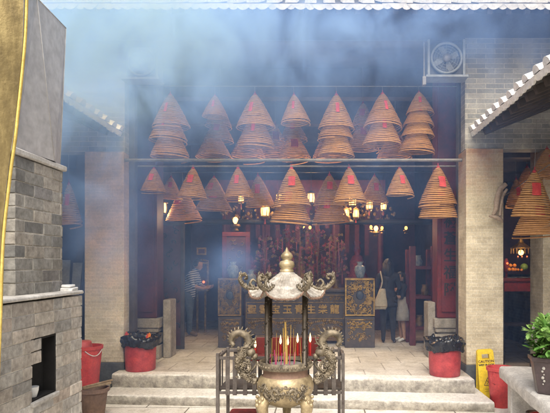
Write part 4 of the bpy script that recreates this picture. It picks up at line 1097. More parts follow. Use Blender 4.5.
def vase(px, ybase, Y, label, mat, h=.30):
    b = P(px, ybase, Y); t = thing('porcelain_vase', label, 'vase', (b.x, Y, b.z))
    m = MB(); m.lathe(b, [(0, 0), (.06, 0), (.085, .06*h/.3), (.105, .15*h/.3), (.09, .21*h/.3), (.05, .235*h/.3), (.045, .26*h/.3), (.065, h), (.055, h), (.035, .25*h/.3), (0, .25*h/.3)], 24); m.build('vessel', mat, t, smooth='auto'); return t
v = vase(360, 278, 9.95, 'pale blue-white porcelain vase on the bright gilded stand', M['porcelain']); 
v2 = vase(233, 277, 9.95, 'dim porcelain vase on the smoke-veiled gilded stand', M['porcelain'])
v3 = vase(251, 290, 10.2, 'pale jar at the left end of the long altar table', M['porcelain'], .36); 
for q, z in ((v, 1.562), (v2, 1.562), (v3, 1.352)): q.location.z = z
# offerings standing on the altar: tall paper-flower sprays with red streamers
def spray(px, Y, zb, h, label, seed, c1, c2):
    rr = random.Random(seed); b = Vector((P(px, 0, Y).x, Y, zb)); t = thing('altar_spray', label, 'altar ornament', b, 'paper flower sprays on the altar')
    m = MB(); m.lathe(b, [(0, 0), (.06, 0), (.05, .03), (.07, .12), (.06, .16), (0, .16)], 16); m.build('holder', M['giltdim'], t, smooth='auto')
    m = MB(); g = MB(); tw = MB()
    tw.cyl(b+Vector((0, 0, .15)), b+Vector((0, 0, h)), .012, .006, 6)
    for i in range(60):
        z = .22+(h-.2)*rr.random(); s = .05+.13*(1-z/h)+.04; a = rr.random()*6.28
        q = b+Vector((s*math.cos(a)*1.3, s*math.sin(a), z)); tw.cyl(b+Vector((0, 0, z-.06)), q, .003, .002, 4)
        tgt = m if rr.random() < .6 else g
        for k in range(5):
            e = 2*math.pi*k/5; tgt.ball(q+Vector((.015*math.cos(e), -.005+.01*rr.random(), .015*math.sin(e))), .014*rr.uniform(.6, 1.2), 5, 1, .6, 1)
    for i in range(8):
        x = rr.uniform(-.14, .14); z = rr.uniform(.4, h*.9); m.box(b.x+x-.009, b.x+x+.009, b.y-.12, b.y-.117, b.z+z-rr.uniform(.16, .4), b.z+z)
    m.build('red_flowers', c1, t, smooth=False); g.build('gold_flowers', c2, t); tw.build('stalks', M['giltdim'], t)
SP = [(265, 10.5, 1.0, 'left end of the long altar'), (283, 10.7, 1.15, 'left of the censer finial on the altar'), (300, 10.5, 1.28, 'just right of the censer finial, tallest on the altar'), (318, 10.7, 1.15, 'right half of the long altar'), (336, 10.5, 1.05, 'right end of the long altar')]
for i, (px, Y, h, l) in enumerate(SP): spray(px, Y, 1.352, h, 'red and gold paper flower spray at the '+l if 'end' in l or 'half' in l else 'red and gold paper flower spray '+l, i, M['flowerred' if i % 2 else 'flowerpink'], M['giltdim'])
# shrine behind
def shrine():
    Y = 12.4; xa, xb = -2.3, 1.5
    t = thing('altar_shrine', 'deep red and gilded shrine filling the back of the hall', 'shrine', ((xa+xb)/2, Y+.6, .304))
    m = MB(); m.box(xa, xb, Y, Y+1.2, .304, 1.25); m.build('base', M['wallred'], t, bevel=.01)
    m = MB(); m.box(xa, xb, Y+.9, Y+1.0, 1.25, 3.6); m.build('back_panel', M['wallred'], t)
    for x in (xa+.1, -1.3, .35, xb-.1):
        m = MB(); m.cyl((x, Y+.1, 1.25), (x, Y+.1, 3.6), .07, n=14); m.build('column', M['redwood'], t, smooth='auto')
    m = MB(); rr = random.Random(9)
    for i in range(90):
        x = rr.uniform(xa, xb); z = 3.0+.35*rr.random()-.25*abs(math.sin((x-xa)*2.4)); r = rr.uniform(.03, .06); ph = rr.random()*6
        m.tube([(x+r*(1-k/10)*math.cos(ph+k*.8), Y+.02, z+r*(1-k/10)*math.sin(ph+k*.8)) for k in range(8)], .012, 5)
    m.build('carved_frieze', M['giltdim'], t, smooth=True)
    m = MB(); m.box(xa, xb, Y, Y+.1, 3.25, 3.75); m.build('lintel', M['redwood'], t)
    for k, x in enumerate((-1.75, -.45, .9)):                # seated deities, dim
        m = MB(); m.lathe((x, Y+.6, 1.25), [(0, 0), (.30, 0), (.28, .25), (.18, .42), (.19, .62), (.12, .76), (.06, .80), (.085, .88), (.09, .95), (.06, 1.03), (.10, 1.05), (.07, 1.13), (0, 1.16)], 20)
        m.build('seated_statue', M['giltdim' if k == 1 else 'flowerred'], t, smooth=True)
    m = MB()
    for i in range(16):
        x = xa+.2+(xb-xa-.4)*i/15; z = 3.2; L = rr.uniform(.5, 1.2); m.box(x-.05, x+.05, Y-.04, Y-.036, z-L, z)
    m.build('silk_banners', M['banner'], t)
shrine()
# red frame and dark carved screens left
def frame_thing(name, label, cat, x0, x1, z0, z1, Y, w, mat, inner=None, carve=None):
    t = thing(name, label, cat, ((x0+x1)/2, Y, z0))
    m = MB()
    for a, b, c_, d in ((x0, x1, z1-w, z1), (x0, x1, z0, z0+w), (x0, x0+w, z0+w, z1-w), (x1-w, x1, z0+w, z1-w)): m.box(a, b, Y, Y+.05, c_, d)
    m.build('frame', mat, t, bevel=.004)
    if inner: 
        m = MB(); m.box(x0+w, x1-w, Y+.02, Y+.04, z0+w, z1-w); m.build('panel', inner, t)
    if carve:
        m = MB(); rr = random.Random(len(label))
        for i in range(30):
            x = rr.uniform(x0+w*1.5, x1-w*1.5); z = rr.uniform(z0+w*1.5, z1-w*1.5); r = rr.uniform(.03, .07); ph = rr.random()*6
            m.tube([(x+r*(1-k/9)*math.cos(ph+k*.8), Y+.012, z+r*(1-k/9)*math.sin(ph+k*.8)) for k in range(7)], .010, 5)
        m.build('carving', carve, t, smooth=True)
    return t
a, b = P(166-20, 300, 9.6), P(166+18, 222, 9.6)
frame_thing('carved_screen', 'dark carved timber screen behind the pillar on the man\'s side', 'screen', a.x, b.x, .304, b.z, 9.6, .06, M['wooddark'], M['wallred'], M['blackpaint'])
a, b = P(222, 268, 11.2), P(250, 232, 11.2)
frame_thing('red_altar_frame', 'red painted altar frame above the smoke-veiled stand', 'frame', a.x, b.x, .32, b.z, 11.2, .09, M['redwood'], M['wallred'], M['giltdim'])
# small lit shrine beside the man
def lit_shrine():
    Y = 11.95; a, b = P(194, 291, Y), P(208.5, 262, Y)
    t = thing('small_shrine', 'little gold framed shrine with a red glow in front of the bowing man', 'shrine', ((a.x+b.x)/2, Y, .304))
    m = MB(); w = .045
    for x0, x1, z0, z1 in ((a.x, b.x, b.z-w, b.z), (a.x, b.x, a.z, a.z+w*1.4), (a.x, a.x+w, a.z+w*1.4, b.z-w), (b.x-w, b.x, a.z+w*1.4, b.z-w)): m.box(x0, x1, Y, Y+.08, z0, z1)
    for x in (a.x+.045, b.x-.1): m.box(x, x+.045, Y+.01, Y+.06, .304, a.z-.001)
    m.build('gilt_frame', M['gilt'], t, bevel=.006)
    m = MB(); m.box(a.x+w, b.x-w, Y+.05, Y+.09, a.z+w*1.4, b.z-w); m.build('back_panel', M['wallred'], t)
    m = MB(); m.ball(((a.x+b.x)/2+.05, Y+.01, a.z+.2), .028, 10); m.build('red_lamp', M['ember'], t, smooth=True)
    m = MB(); m.box(a.x-.02, b.x+.02, Y-.12, Y-.001, a.z+.0, a.z+.04); m.build('offering_shelf', M['gilt'], t, bevel=.005)
    m = MB()
    for i in range(9): m.ball((a.x+(b.x-a.x)*(i+.5)/9, Y+.01, b.z+.015+.03*math.sin(math.pi*(i+.5)/9)), .022, 7)
    m.build('crest', M['gilt'], t, smooth=True)
lit_shrine()
a, b = P(196.5, 255, 12.0), P(206, 247.5, 12.0)
frame_thing('picture_frame', 'tiny gilt picture frame above the little lit shrine', 'picture', a.x, b.x, a.z, b.z, 12.0, .035, M['gilt'], M['wallred'])
# red stand near the people
t = thing('red_wooden_stand', 'red painted wooden stand with shelves between the people and the pillar', 'stand', (1.9, 10.3, .304))
for x, y in ((1.72, 10.05), (2.12, 10.05), (1.72, 10.5), (2.12, 10.5)):
    m = MB(); m.box(x-.055, x+.055, y-.055, y+.055, .304, 2.15 if y < 10.2 else 2.1); m.build('post', M['redwood'], t, bevel=.008)
for z in (.62, 1.2, 1.75):
    m = MB(); m.box(1.776, 2.064, 10.0, 10.55, z-.03, z+.03); m.build('shelf', M['redwood'], t, bevel=.006)
for i, (x, z, l) in enumerate(((1.86, 1.782, 'topmost'), (1.98, 1.232, 'middle'), (1.88, .652, 'lowest'))):
    m = MB(); m.lathe((x, 10.2, z), [(0, 0), (.06, 0), (.075, .09), (.05, .16), (.06, .2), (0, .2)], 16); tag(m.build('offering_jar', M['giltdim' if i else 'porcelain'], smooth='auto'), 'small jar on the %s shelf of the red wooden stand' % l, 'jar', 'jars on the red stand')
# ------------------------------------------------------------------ hanging lamps
def make_lantern():
    t = thing('hanging_lantern', 'x', 'lantern', (0, 0, 0), 'small gilt lanterns in the hall')
    m = MB(); m.lathe((0, 0, 0), [(0, .13), (.035, .12), (.085, .085), (.09, .075), (0, .07)], 6); m.build('cap', M['giltdim'], t)
    m = MB(); m.lathe((0, 0, 0), [(0, .069), (.05, .069), (.058, .0), (.05, -.07), (0, -.07)], 6); m.build('glass', M['bulb'], t)
    m = MB()
    for i in range(6):
        a = math.pi/3*i; m.tube([(.062*math.cos(a), .062*math.sin(a), .075), (.068*math.cos(a), .068*math.sin(a), 0), (.06*math.cos(a), .06*math.sin(a), -.075)], .007, 5)
    m.lathe((0, 0, 0), [(0, -.072), (.065, -.072), (.06, -.095), (.02, -.11), (0, -.11)], 6)
    m.build('frame', M['giltdim'], t)
    m = MB(); m.cyl((0, 0, -.11), (0, 0, -.2), .012, .018, 6); m.build('tassel', M['flowerred'], t)
    m = MB(); m.tube([(0, 0, .12), (0, 0, .6)], .004, 5); m.build('cord', M['blackpaint'], t)
    return t
lan = make_lantern()
LAMPS = [(241, 199, 10.3, .85, 'left of the pair of lanterns right of the third lower coil'), (251, 197, 10.3, .85, 'right of the pair of lanterns right of the third lower coil'), (265, 211, 10.3, 1.25, 'bright box lantern left of the middle lower coil stack'),
         (279, 198, 9.2, .8, 'glowing through the left side of the middle coil stack'), (311, 198, 9.2, 1.0, 'brightest small lantern at the right side of the middle coil stack'),
         (352.5, 201, 8.9, 1.0, 'hanging inside the lower coil with the red tag'), (346, 213, 10.3, .9, 'low left of the coil with the red tag'), (356, 213.5, 10.3, .9, 'low right of the coil with the red tag'),
         (369.5, 205, 10.3, 1.0, 'under the dim coil right of the red tag coil'), (383.5, 206, 10.3, .9, 'left of the second from right lower coil'), (162.5, 208, 9.4, 1.15, 'amber, alone beside the pillar on the man\'s side')]
for i, (px, py, Y, s, l) in enumerate(LAMPS):
    o = lan if i == 0 else copy_tree(lan)
    o.location = P(px, py, Y); o.scale = (s,)*3; o['label'] = 'small glowing gilt lantern '+l if not l.startswith('bright') else l+', gilt and glowing'
def bulb(px, py, Y, r, mat, label, dx=0):
    p = P(px, py, Y); t = thing('oil_lamp', label, 'lamp', p, 'small altar lamps')
    m = MB(); m.ball(p, r, 10, 1, 1, 1.25); m.build('glow', M[mat], t, smooth=True)
    m = MB(); m.lathe(p, [(0, -r*1.2), (r*1.6, -r*1.3), (r*1.9, -r*2.0), (r*.8, -r*2.8), (r*1.2, -r*3.6), (0, -r*3.6)], 12); m.build('brass_cup', M['giltdim'], t, smooth='auto')
bulb(235.5, 220.5, 10.38, .055, 'bulb', 'bright round lamp on the dark rail left of the altar')
bulb(376, 228.5, 11.0, .045, 'bulb', 'warm lamp below the dark rail right of the altar')
bulb(371, 227, 11.1, .03, 'bulbdim', 'smaller warm lamp left of the lamp below the dark rail')
bulb(382, 228, 11.1, .03, 'bulbdim', 'smaller warm lamp right of the lamp below the dark rail')
bulb(310, 227.5, 11.2, .03, 'bulbdim', 'small amber lamp above the altar sprays, the right one')
bulb(304, 227.5, 11.2, .022, 'bulbdim', 'small amber lamp above the altar sprays, the left one')
bulb(460.5, 192, 8.5, .02, 'bulbdim', 'tiny amber lamp high beside the tiled column with the sign')
bulb(461, 213, 8.5, .018, 'bulbdim', 'tiny amber lamp low beside the tiled column with the sign')
bulb(460.5, 272.5, 8.4, .007, 'ember', 'tiny red point lamp beside the tiled column with the sign')
bulb(406, 228, 10.6, .03, 'bulbdim', 'dim long amber lamp above the standing people')
# strings of gold ornament around the lamps
m = MB(); rr = random.Random(21)
for i in range(120):
    px = rr.uniform(222, 290) if i % 2 else rr.uniform(340, 398); p = P(px, rr.uniform(206, 222), 10.42+rr.uniform(-.05, .1)); r = rr.uniform(.014, .035)
    m.ball(p, r, 6, 1, .6, 1.2)
tag(m.build('gilt_garland', M['giltdim']), 'dim gilded garland strung along the dark lamp rail', 'garland')

for i, (px, py, Y, e) in enumerate(((265, 205, 10.15, 26), (311, 196, 10.0, 22), (352, 205, 10.1, 26), (376, 222, 10.9, 22), (235, 216, 10.9, 22), (165, 215, 9.8, 14), (312, 215, 11.6, 30))):
    ld = bpy.data.lights.new('lamp_fill_light', 'POINT'); lo = bpy.data.objects.new('lamp_fill_light', ld); col.objects.link(lo)
    lo.location = P(px, py, Y); ld.energy = e; ld.color = (1., .62, .32); ld.shadow_soft_size = .06

# ------------------------------------------------------------------ right gallery altar
def gallery_altar():
    Y = 9.6; xa, xb = 3.2, 4.1
    t = thing('offering_table', 'tall dark offering table with red cloth in the gallery, piled with fruit', 'table', ((xa+xb)/2, Y+.3, 0))
    m = MB(); m.box(xa, xb, Y, Y+.6, 1.50, 1.56); m.build('table_top', M['redwood'], t, bevel=.008)
    m = MB(); m.box(xa+.02, xb-.02, Y+.02, Y+.03, 1.33, 1.498); m.build('red_cloth', M['flowerred'], t)
    for x in (xa+.05, xb-.05):
        for y in (Y+.06, Y+.54):
            m = MB(); m.box(x-.04, x+.04, y-.04, y+.04, 0, 1.498); m.build('leg', M['wooddark'], t, bevel=.006)
    m = MB(); m.box(xa+.05, xb-.05, Y+.1, Y+.5, .7, .74); m.build('shelf', M['wooddark'], t)
    k = Y/F
    def fruit(px, py, r, mat, label, name, group=None):
        p = P(px, py, Y+.16); m = MB(); c = Vector((p.x, Y+.16+rr.uniform(-.05, .06), p.z)); m.ball(c, r, 12, 1, 1, .92)
        m.cyl(c+Vector((0, 0, r*.9)), c+Vector((0, 0, r*1.02)), .006, n=5); tag(m.build(name, M[mat], smooth=True), label, 'fruit', group)
    g = 'oranges on the offering table'
    for px, py in ((508.5, 269.5), (512, 269.5), (515.5, 269.5), (510.2, 265.5), (513.8, 265.5)): fruit(px, py, .036, 'orangefruit', 'orange in the pile left of the green pomelo', 'orange_fruit', g)
    for px, py in ((519, 269.8), (522, 270)): fruit(px, py, .026, 'orangefruit', 'small orange in front of the green pomelo', 'orange_fruit', g)
    for px, py in ((531, 269.3), (534.5, 269.3), (538, 269.3), (532.8, 265.6), (536.4, 265.6)): fruit(px, py, .036, 'yellowfruit', 'yellow fruit in the pile right of the green pomelo', 'yellow_fruit', 'yellow fruit on the offering table')
    fruit(525.3, 267, .07, 'greenfruit', 'big green pomelo in the middle of the offering table', 'pomelo')
    for px, l in ((512, 'under the pile of oranges'), (534.5, 'under the pile of yellow fruit'), (524, 'under the green pomelo')):
        p = P(px, 0, Y+.16); m = MB(); m.lathe((p.x, Y+.16, 1.561), [(0, 0), (.05, 0), (.095, .016), (.09, .02), (0, .008)], 20); tag(m.build('offering_plate', M['porcelain'], smooth='auto'), 'small plate '+l+' on the offering table', 'plate')
    # tiered gilt canopy hung over it
    c = P(521, 247, Y+.15); t = thing('gilt_canopy', 'orange-gold pointed canopy hanging above the fruit in the gallery', 'canopy', c)
    m = MB(); m.lathe(c, [(0, .17), (.03, .14), (.05, .08), (.13, .02), (.20, -.015), (.19, -.03), (0, -.02)], 8); m.build('roof', M['gilt'], t)
    m = MB(); m.ball(c+Vector((0, 0, -.10)), .05, 10); m.build('lamp_bulb', M['bulb'], t, smooth=True)
    m = MB()
    for i in range(16): a = 2*math.pi*i/16; m.cyl(c+Vector((.18*math.cos(a), .18*math.sin(a), -.03)), c+Vector((.18*math.cos(a), .18*math.sin(a), -.12)), .012, .004, 5)
    m.cyl(c+Vector((0, 0, .16)), Vector((c.x, c.y, 3.6)), .005, n=5); m.build('fringe', M['giltdim'], t)
    c = P(510, 262, Y+.2); t = thing('red_candle_lamp', 'glowing red candle lamp left of the pomelo at the back of the table', 'lamp', (c.x, c.y, 1.56))
    m = MB(); m.lathe((c.x, c.y+.2, 1.56), [(0, 0), (.05, 0), (.02, .03), (.02, .1), (.045, .12), (.05, .3), (.02, .36), (0, .36)], 14); m.build('lamp_body', M['flowerred'], t, smooth='auto')
    m = MB(); m.ball((c.x, c.y+.14, 1.83), .02, 8); m.build('glow', M['ember'], t, smooth=True)
    for px in (518, 522, 527): bulb(px, 256.5, Y+.5, .012, 'ember', 'tiny red lamp of the row behind the gallery fruit', )
    m = MB(); m.box(3.2, 4.5, 11.6, 11.7, 1.6, 3.0); tag(m.build('red_screen', M['wallred']), 'dark red screen behind the gallery offering table', 'screen')
gallery_altar()
for px, py, Y, e in ((521, 252, 9.3, 9), (530, 215, 8.8, 14)):  # canopy lamp's light, and an added fill that brightens the gallery without a lamp
    ld = bpy.data.lights.new('lamp_fill_light', 'POINT'); lo = bpy.data.objects.new('lamp_fill_light', ld); col.objects.link(lo)
    lo.location = P(px, py, Y); ld.energy = e; ld.color = (1., .66, .38); ld.shadow_soft_size = .06

# ------------------------------------------------------------------ people
def ptseg(p, a, b):
    ab = b-a; t = max(0, min(1, (p-a).dot(ab)/max(ab.length_squared, 1e-9))); return (p-a-ab*t).length
def figure(name, label, base, J, E, fingers, zones, mats, face=None, voxel=.009, rotz=0):
    """J joints {name:(pos,radius)}, E edges; one remeshed continuous body; zones: edge->material index"""
    m = MB()
    def limb(a, b):
        (pa, ra), (pb, rb) = J[a], J[b]; pa, pb = Vector(pa), Vector(pb)
        n = 6; m.tube([pa.lerp(pb, i/n) for i in range(n+1)], [ra+(rb-ra)*i/n for i in range(n+1)], 14)
    for a, b in E: limb(a, b)
    for k, (p, r) in J.items(): m.ball(Vector(p), r*1.0, 14)
    for pts, r in fingers: m.tube([Vector(q) for q in pts], lerp_list([r, r*.75], len(pts)-1), 7)
    if face:
        c, f, u, hr = face; c, f, u = Vector(c), Vector(f).normalized(), Vector(u).normalized(); s = f.cross(u)
        rot = Matrix((s, f, u)).transposed()
        def hb(off, r, sx=1, sy=1, sz=1):
            q = MB(); q.ball((0, 0, 0), r, 16, sx, sy, sz)
            vs = [rot @ v.co+c+s*off[0]+f*off[1]+u*off[2] for v in q.bm.verts]; q.bm.verts.index_update()
            m.faces(vs, [[v.index for v in fc.verts] for fc in q.bm.faces]); q.bm.free()
        hb((0, -.006, .02), hr, .80, .98, 1.12); hb((0, .025, -.035), hr*.72, .85, .9, 1.0)           # skull, jaw
        hb((0, .098, -.015), .015, .8, 1.1, 1.5); hb((0, .09, -.055), .014, 1.8, .8, .6); hb((0, .075, -.09), .02, 1, .8, .8)   # nose, mouth, chin
        for k in (-1, 1): hb((k*.078, -.005, -.005), .022, .4, .9, 1.4)                                   # ears
        for k in (-1, 1): hb((k*.033, .083, .02), .013, 1.2, .6, .7)                                      # eyes
    bmesh.ops.recalc_face_normals(m.bm, faces=m.bm.faces)
    me = bpy.data.meshes.new('tmp'); m.bm.to_mesh(me); m.bm.free()
    o = bpy.data.objects.new('tmp', me); col.objects.link(o)
    rm = o.modifiers.new('r', 'REMESH'); rm.mode = 'VOXEL'; rm.voxel_size = voxel
    sm = o.modifiers.new('s', 'SMOOTH'); sm.iterations = 4; sm.factor = .5
    dg = bpy.context.evaluated_depsgraph_get(); me2 = bpy.data.meshes.new_from_object(o.evaluated_get(dg))
    bpy.data.objects.remove(o)
    me2.name = 'body'; me2.materials.clear()
    for q in mats: me2.materials.append(q)
    segs = [(Vector(J[a][0]), Vector(J[b][0]), (J[a][1]+J[b][1])/2, z) for (a, b), z in zones.items()]
    fing = [Vector(q) for pts, r in fingers for q in pts]
    for p in me2.polygons:
        c = p.center; best = min(segs, key=lambda q: ptseg(c, q[0], q[1])-q[2]); p.material_index = best[3]; p.use_smooth = True
        if fing and min((c-q).length for q in fing) < .03: p.material_index = 0
    root = thing(name, label, 'person', base)
    b = bpy.data.objects.new('body', me2); col.objects.link(b); b.parent = root
    root.rotation_euler.z = rotz
    return root
def add_child(root, m, name, mat, smooth=True):
    o = m.build(name, mat, None, smooth); o.parent = root; return o
def mkhand(wr, d, side, palm_r=.022):
    """palm + five curled fingers from the wrist along d; side = thumb side"""
    d = Vector(d).normalized(); side = Vector(side).normalized(); nrm = d.cross(side); wr = Vector(wr); out = []
    pc_ = wr+d*.085
    for i, (o, L) in enumerate(((.030, .068), (.010, .076), (-.010, .070), (-.029, .055))):
        b = wr+d*.08+side*o; k = b+d*L*.5-nrm*.008; out.append(([wr+d*.02+side*o*.5, b, k, k+d*L*.4-nrm*.03], .0105))
    b = wr+d*.03+side*.028; out.append(([wr+d*.01, b+side*.012, b+side*.022+d*.035, b+side*.014+d*.062], .0115))
    return out
# the man: facing +X, leaning forward, hands to the little shrine
H = 1.0
J = dict(pelv=((0, 0, .86), .135), waist=((.02, 0, 1.0), .125), chest=((.075, 0, 1.20), .148), neckb=((.125, 0, 1.345), .075), neck=((.155, 0, 1.40), .056), head=((.19, 0, 1.47), .07),
         shl=((.10, .17, 1.29), .066), shr=((.10, -.17, 1.29), .066), ell=((.17, .22, 1.06), .046), elr=((.17, -.22, 1.06), .046), wrl=((.36, .12, 1.00), .031), wrr=((.36, -.12, 1.00), .031), hal=((.41, .10, 1.01), .034), har=((.41, -.10, 1.01), .034),
         hpl=((-.01, .085, .83), .105), hpr=((.0, -.085, .83), .105), knl=((-.02, .10, .46), .066), knr=((.06, -.10, .46), .066), anl=((-.06, .11, .08), .042), anr=((.05, -.11, .08), .042), tol=((.09, .12, .035), .036), tor=((.20, -.12, .035), .036))
E = [('pelv', 'waist'), ('waist', 'chest'), ('chest', 'neckb'), ('neckb', 'neck'), ('neck', 'head'), ('chest', 'shl'), ('chest', 'shr'), ('neckb', 'shl'), ('neckb', 'shr'), ('shl', 'ell'), ('shr', 'elr'), ('ell', 'wrl'), ('elr', 'wrr'), ('wrl', 'hal'), ('wrr', 'har'),
     ('pelv', 'hpl'), ('pelv', 'hpr'), ('hpl', 'knl'), ('hpr', 'knr'), ('knl', 'anl'), ('knr', 'anr'), ('anl', 'tol'), ('anr', 'tor')]
def zones_for(E, top, legs, feet, arms_up, fore):
    z = {}
    for a, b in E:
        if b in ('hpl', 'hpr', 'knl', 'knr', 'anl', 'anr'): z[(a, b)] = legs
        elif b in ('tol', 'tor'): z[(a, b)] = feet
        elif b in ('neck', 'head'): z[(a, b)] = 0
        elif b in ('ell', 'elr'): z[(a, b)] = arms_up
        elif b in ('wrl', 'wrr', 'hal', 'har'): z[(a, b)] = fore
        else: z[(a, b)] = top
    return z
fg = mkhand((.37, .11, 1.0), (1, -.25, .35), (0, -.3, 1))+mkhand((.37, -.11, 1.0), (1, .25, .35), (0, .3, 1))
man = figure('person', 'person in navy and white striped shirt and jeans bowing at the little shrine', (P(189, 335, 11.45).x, 11.45, .304), J, E, fg, zones_for(E, 1, 2, 3, 1, 0), [M['skin'], M['stripes'], M['jeans'], M['shoe']], face=((.20, 0, 1.49), (1, 0, -.35), (.35, 0, 1), .1), rotz=R(-8))
def hair_cap(c, f, u, r, long_=0, seed=1):
    c, f, u = Vector(c), Vector(f).normalized(), Vector(u).normalized(); s = f.cross(u); m = MB(); rr = random.Random(seed)
    q = MB(); q.ball((0, 0, 0), r, 28)
    q.bm.verts.index_update(); vs = []
    for v in q.bm.verts:
        x, y, z = v.co
        vv = Vector((x*.86, y*1.02, z*1.08))
        frontness = max(0, y/r)
        if frontness > .35 and z < r*.55: vv *= .80          # leave the face free
        elif z < -r*.35: vv *= .88
        vv += Vector((x, y, z)).normalized()*mnoise.noise(v.co*30)*.008
        vs.append(c+s*vv.x+f*(vv.y-.012)+u*(vv.z+.025))
    m.faces(vs, [[v.index for v in fc.verts] for fc in q.bm.faces]); q.bm.free()
    for i in range(46 if long_ else 26):                     # locks
        a = rr.uniform(.9, 5.4)+math.pi/2*0; d = Vector((math.sin(a), -abs(math.cos(a)) if long_ else math.cos(a-.0)*-.6, 0))
        p = c+s*d.x*r*.80+f*(d.y*r*.9-.02)+u*rr.uniform(-.01, .06); L = long_*rr.uniform(.8, 1.05) if long_ else rr.uniform(.03, .06)
        dn = -u if not long_ else Vector((0, 0, -1))
        m.tube([p, p+dn*L*.5+(s*d.x+f*d.y)*.012, p+dn*L-(s*d.x)*.02], [.016, .017, .005], 6)
    return m
add_child(man, hair_cap((.20, 0, 1.49), (1, 0, -.35), (.35, 0, 1), .107), 'hair', M['hair'])
m = MB(); m.lathe((0, 0, 0), [(.128, .80), (.138, .84), (.137, .88), (.13, .90)], 24, .95, 1.1); add_child(man, m, 'shirt_hem', M['stripes'])
# the woman seen from behind: faces +Y, bag on her left shoulder (photo left)
J2 = dict(pelv=((0, 0, .88), .135), waist=((0, 0, 1.02), .112), chest=((0, .0, 1.20), .132), neckb=((0, .01, 1.33), .066), neck=((0, .015, 1.385), .05), head=((0, .03, 1.46), .068),
          shl=((-.165, 0, 1.285), .058), shr=((.165, 0, 1.285), .058), ell=((-.215, .0, 1.05), .04), elr=((.215, .03, 1.05), .04), wrl=((-.215, .08, .86), .028), wrr=((.17, .22, .98), .028), hal=((-.21, .10, .80), .03), har=((.15, .28, 1.0), .03),
          hpl=((-.08, 0, .85), .108), hpr=((.08, 0, .85), .108), knl=((-.085, .01, .46), .062), knr=((.09, .01, .46), .062), anl=((-.09, -.02, .08), .038), anr=((.10, -.02, .08), .038), tol=((-.10, .12, .03), .033), tor=((.12, .12, .03), .033))
fg2 = mkhand((-.212, .09, .83), (.02, .15, -1), (.3, 1, 0))+mkhand((.16, .24, .985), (-.2, 1, .2), (0, 0, 1))
wom = figure('person', 'person with long black hair in dark clothes, back turned, carrying a cream shoulder bag', (P(388, 343, 10.35).x, 10.35, .304), J2, E, fg2, zones_for(E, 1, 2, 3, 1, 1), [M['skin'], M['darkcloth'], M['darkcloth'], M['shoe']], face=((0, .03, 1.48), (0, 1, -.1), (0, .1, 1), .1), rotz=R(-12))
add_child(wom, hair_cap((0, .03, 1.48), (0, 1, -.1), (0, .1, 1), .108, .34, 2), 'hair', M['hair'])
m = MB(); m.lathe((0, 0, 0), [(.115, 1.0), (.14, .92), (.165, .78), (.17, .70), (.16, .70), (.13, .85)], 28, 1.1, .85); add_child(wom, m, 'tunic_hem', M['darkcloth'])
# bag (held: a thing of its own)
wl = wom.location
bx_ = P(380, 310, 10.2).x
bag = thing('shoulder_bag', 'cream canvas shoulder bag hanging at the dark-clothed person\'s side', 'bag', (bx_, 10.22, .98))
m = MB(); zb = P(0, 309, 10.2).z; zt_ = P(0, 289, 10.2).z
pts = []
rows = []
for i in range(9):
    t_ = i/8; z = zb+(zt_-zb)*t_; w = .135*(1-.62*t_**1.6)*(1 if i else .86); dpt = .06*(1-.5*t_)
    rows.append([m.bm.verts.new((bx_+.045*t_+w*math.cos(a)+.006*math.sin(5*a+i), 10.2+dpt*math.sin(a), z+.01*math.sin(3*a))) for a in [2*math.pi*j/20 for j in range(20)]])
for a, b in zip(rows, rows[1:]):
    for j in range(20): m.bm.faces.new((a[j], a[(j+1) % 20], b[(j+1) % 20], b[j]))
m.bm.faces.new(rows[0]); m.bm.faces.new(rows[-1])
m.build('pouch', M['cream'], bag, smooth=True)
m = MB(); m.tube(smoothpath([(bx_+.0, 10.2, zt_-.03), (bx_+.04, 10.18, zt_+.14), (wl.x-.15, 10.28, 1.66), (wl.x-.13, 10.42, 1.64), (bx_+.06, 10.36, zt_+.05)], 6), .013, 6); m.build('strap', M['cream'], bag, smooth=True)
m = MB(); m.tube([(bx_-.11, 10.137, zb+.06), (bx_, 10.135, zb+.05), (bx_+.11, 10.14, zb+.06)], .006, 5); m.build('piping', M['plank'], bag)
# third person beside her, half hidden by the red stand: faces -X
J3 = {k: ((-p[1]*1.0*.84, p[0]*.84, p[2]*.84), r*.84) for k, (p, r) in J2.items()}
J3['wrl'] = ((-.27, -.12, .90), .026); J3['hal'] = ((-.33, -.10, .93), .027); J3['ell'] = ((-.08, -.17, .87), .036)
J3['wrr'] = ((-.25, .12, .82), .026); J3['har'] = ((-.31, .10, .84), .027); J3['elr'] = ((-.06, .17, .86), .036)
fg3 = mkhand((-.28, -.115, .905), (-1, .2, .35), (0, .2, 1))+mkhand((-.26, .115, .825), (-1, -.2, .3), (0, -.2, 1))
chd = figure('person', 'smaller person in dark top and pale skirt reaching out beside the red stand', (P(403, 341, 10.5).x, 10.6, .304), J3, E, fg3, zones_for(E, 1, 0, 3, 1, 0), [M['skin'], M['darkcloth'], M['palecloth'], M['white']], face=((-.025, 0, 1.245), (-1, 0, -.2), (-.2, 0, 1), .09), rotz=R(14))
add_child(chd, hair_cap((-.025, 0, 1.245), (-1, 0, -.2), (-.2, 0, 1), .097, .16, 5), 'hair', M['hair'])
m = MB(); m.lathe((0, 0, 0), [(.125, .88), (.155, .74), (.175, .55), (.19, .42), (.18, .42), (.145, .72)], 28, 1., 1.1, wob=lambda a, z: 1+.04*math.sin(9*a)*max(0, (.86-z)/.44)); add_child(chd, m, 'skirt', M['palecloth'])

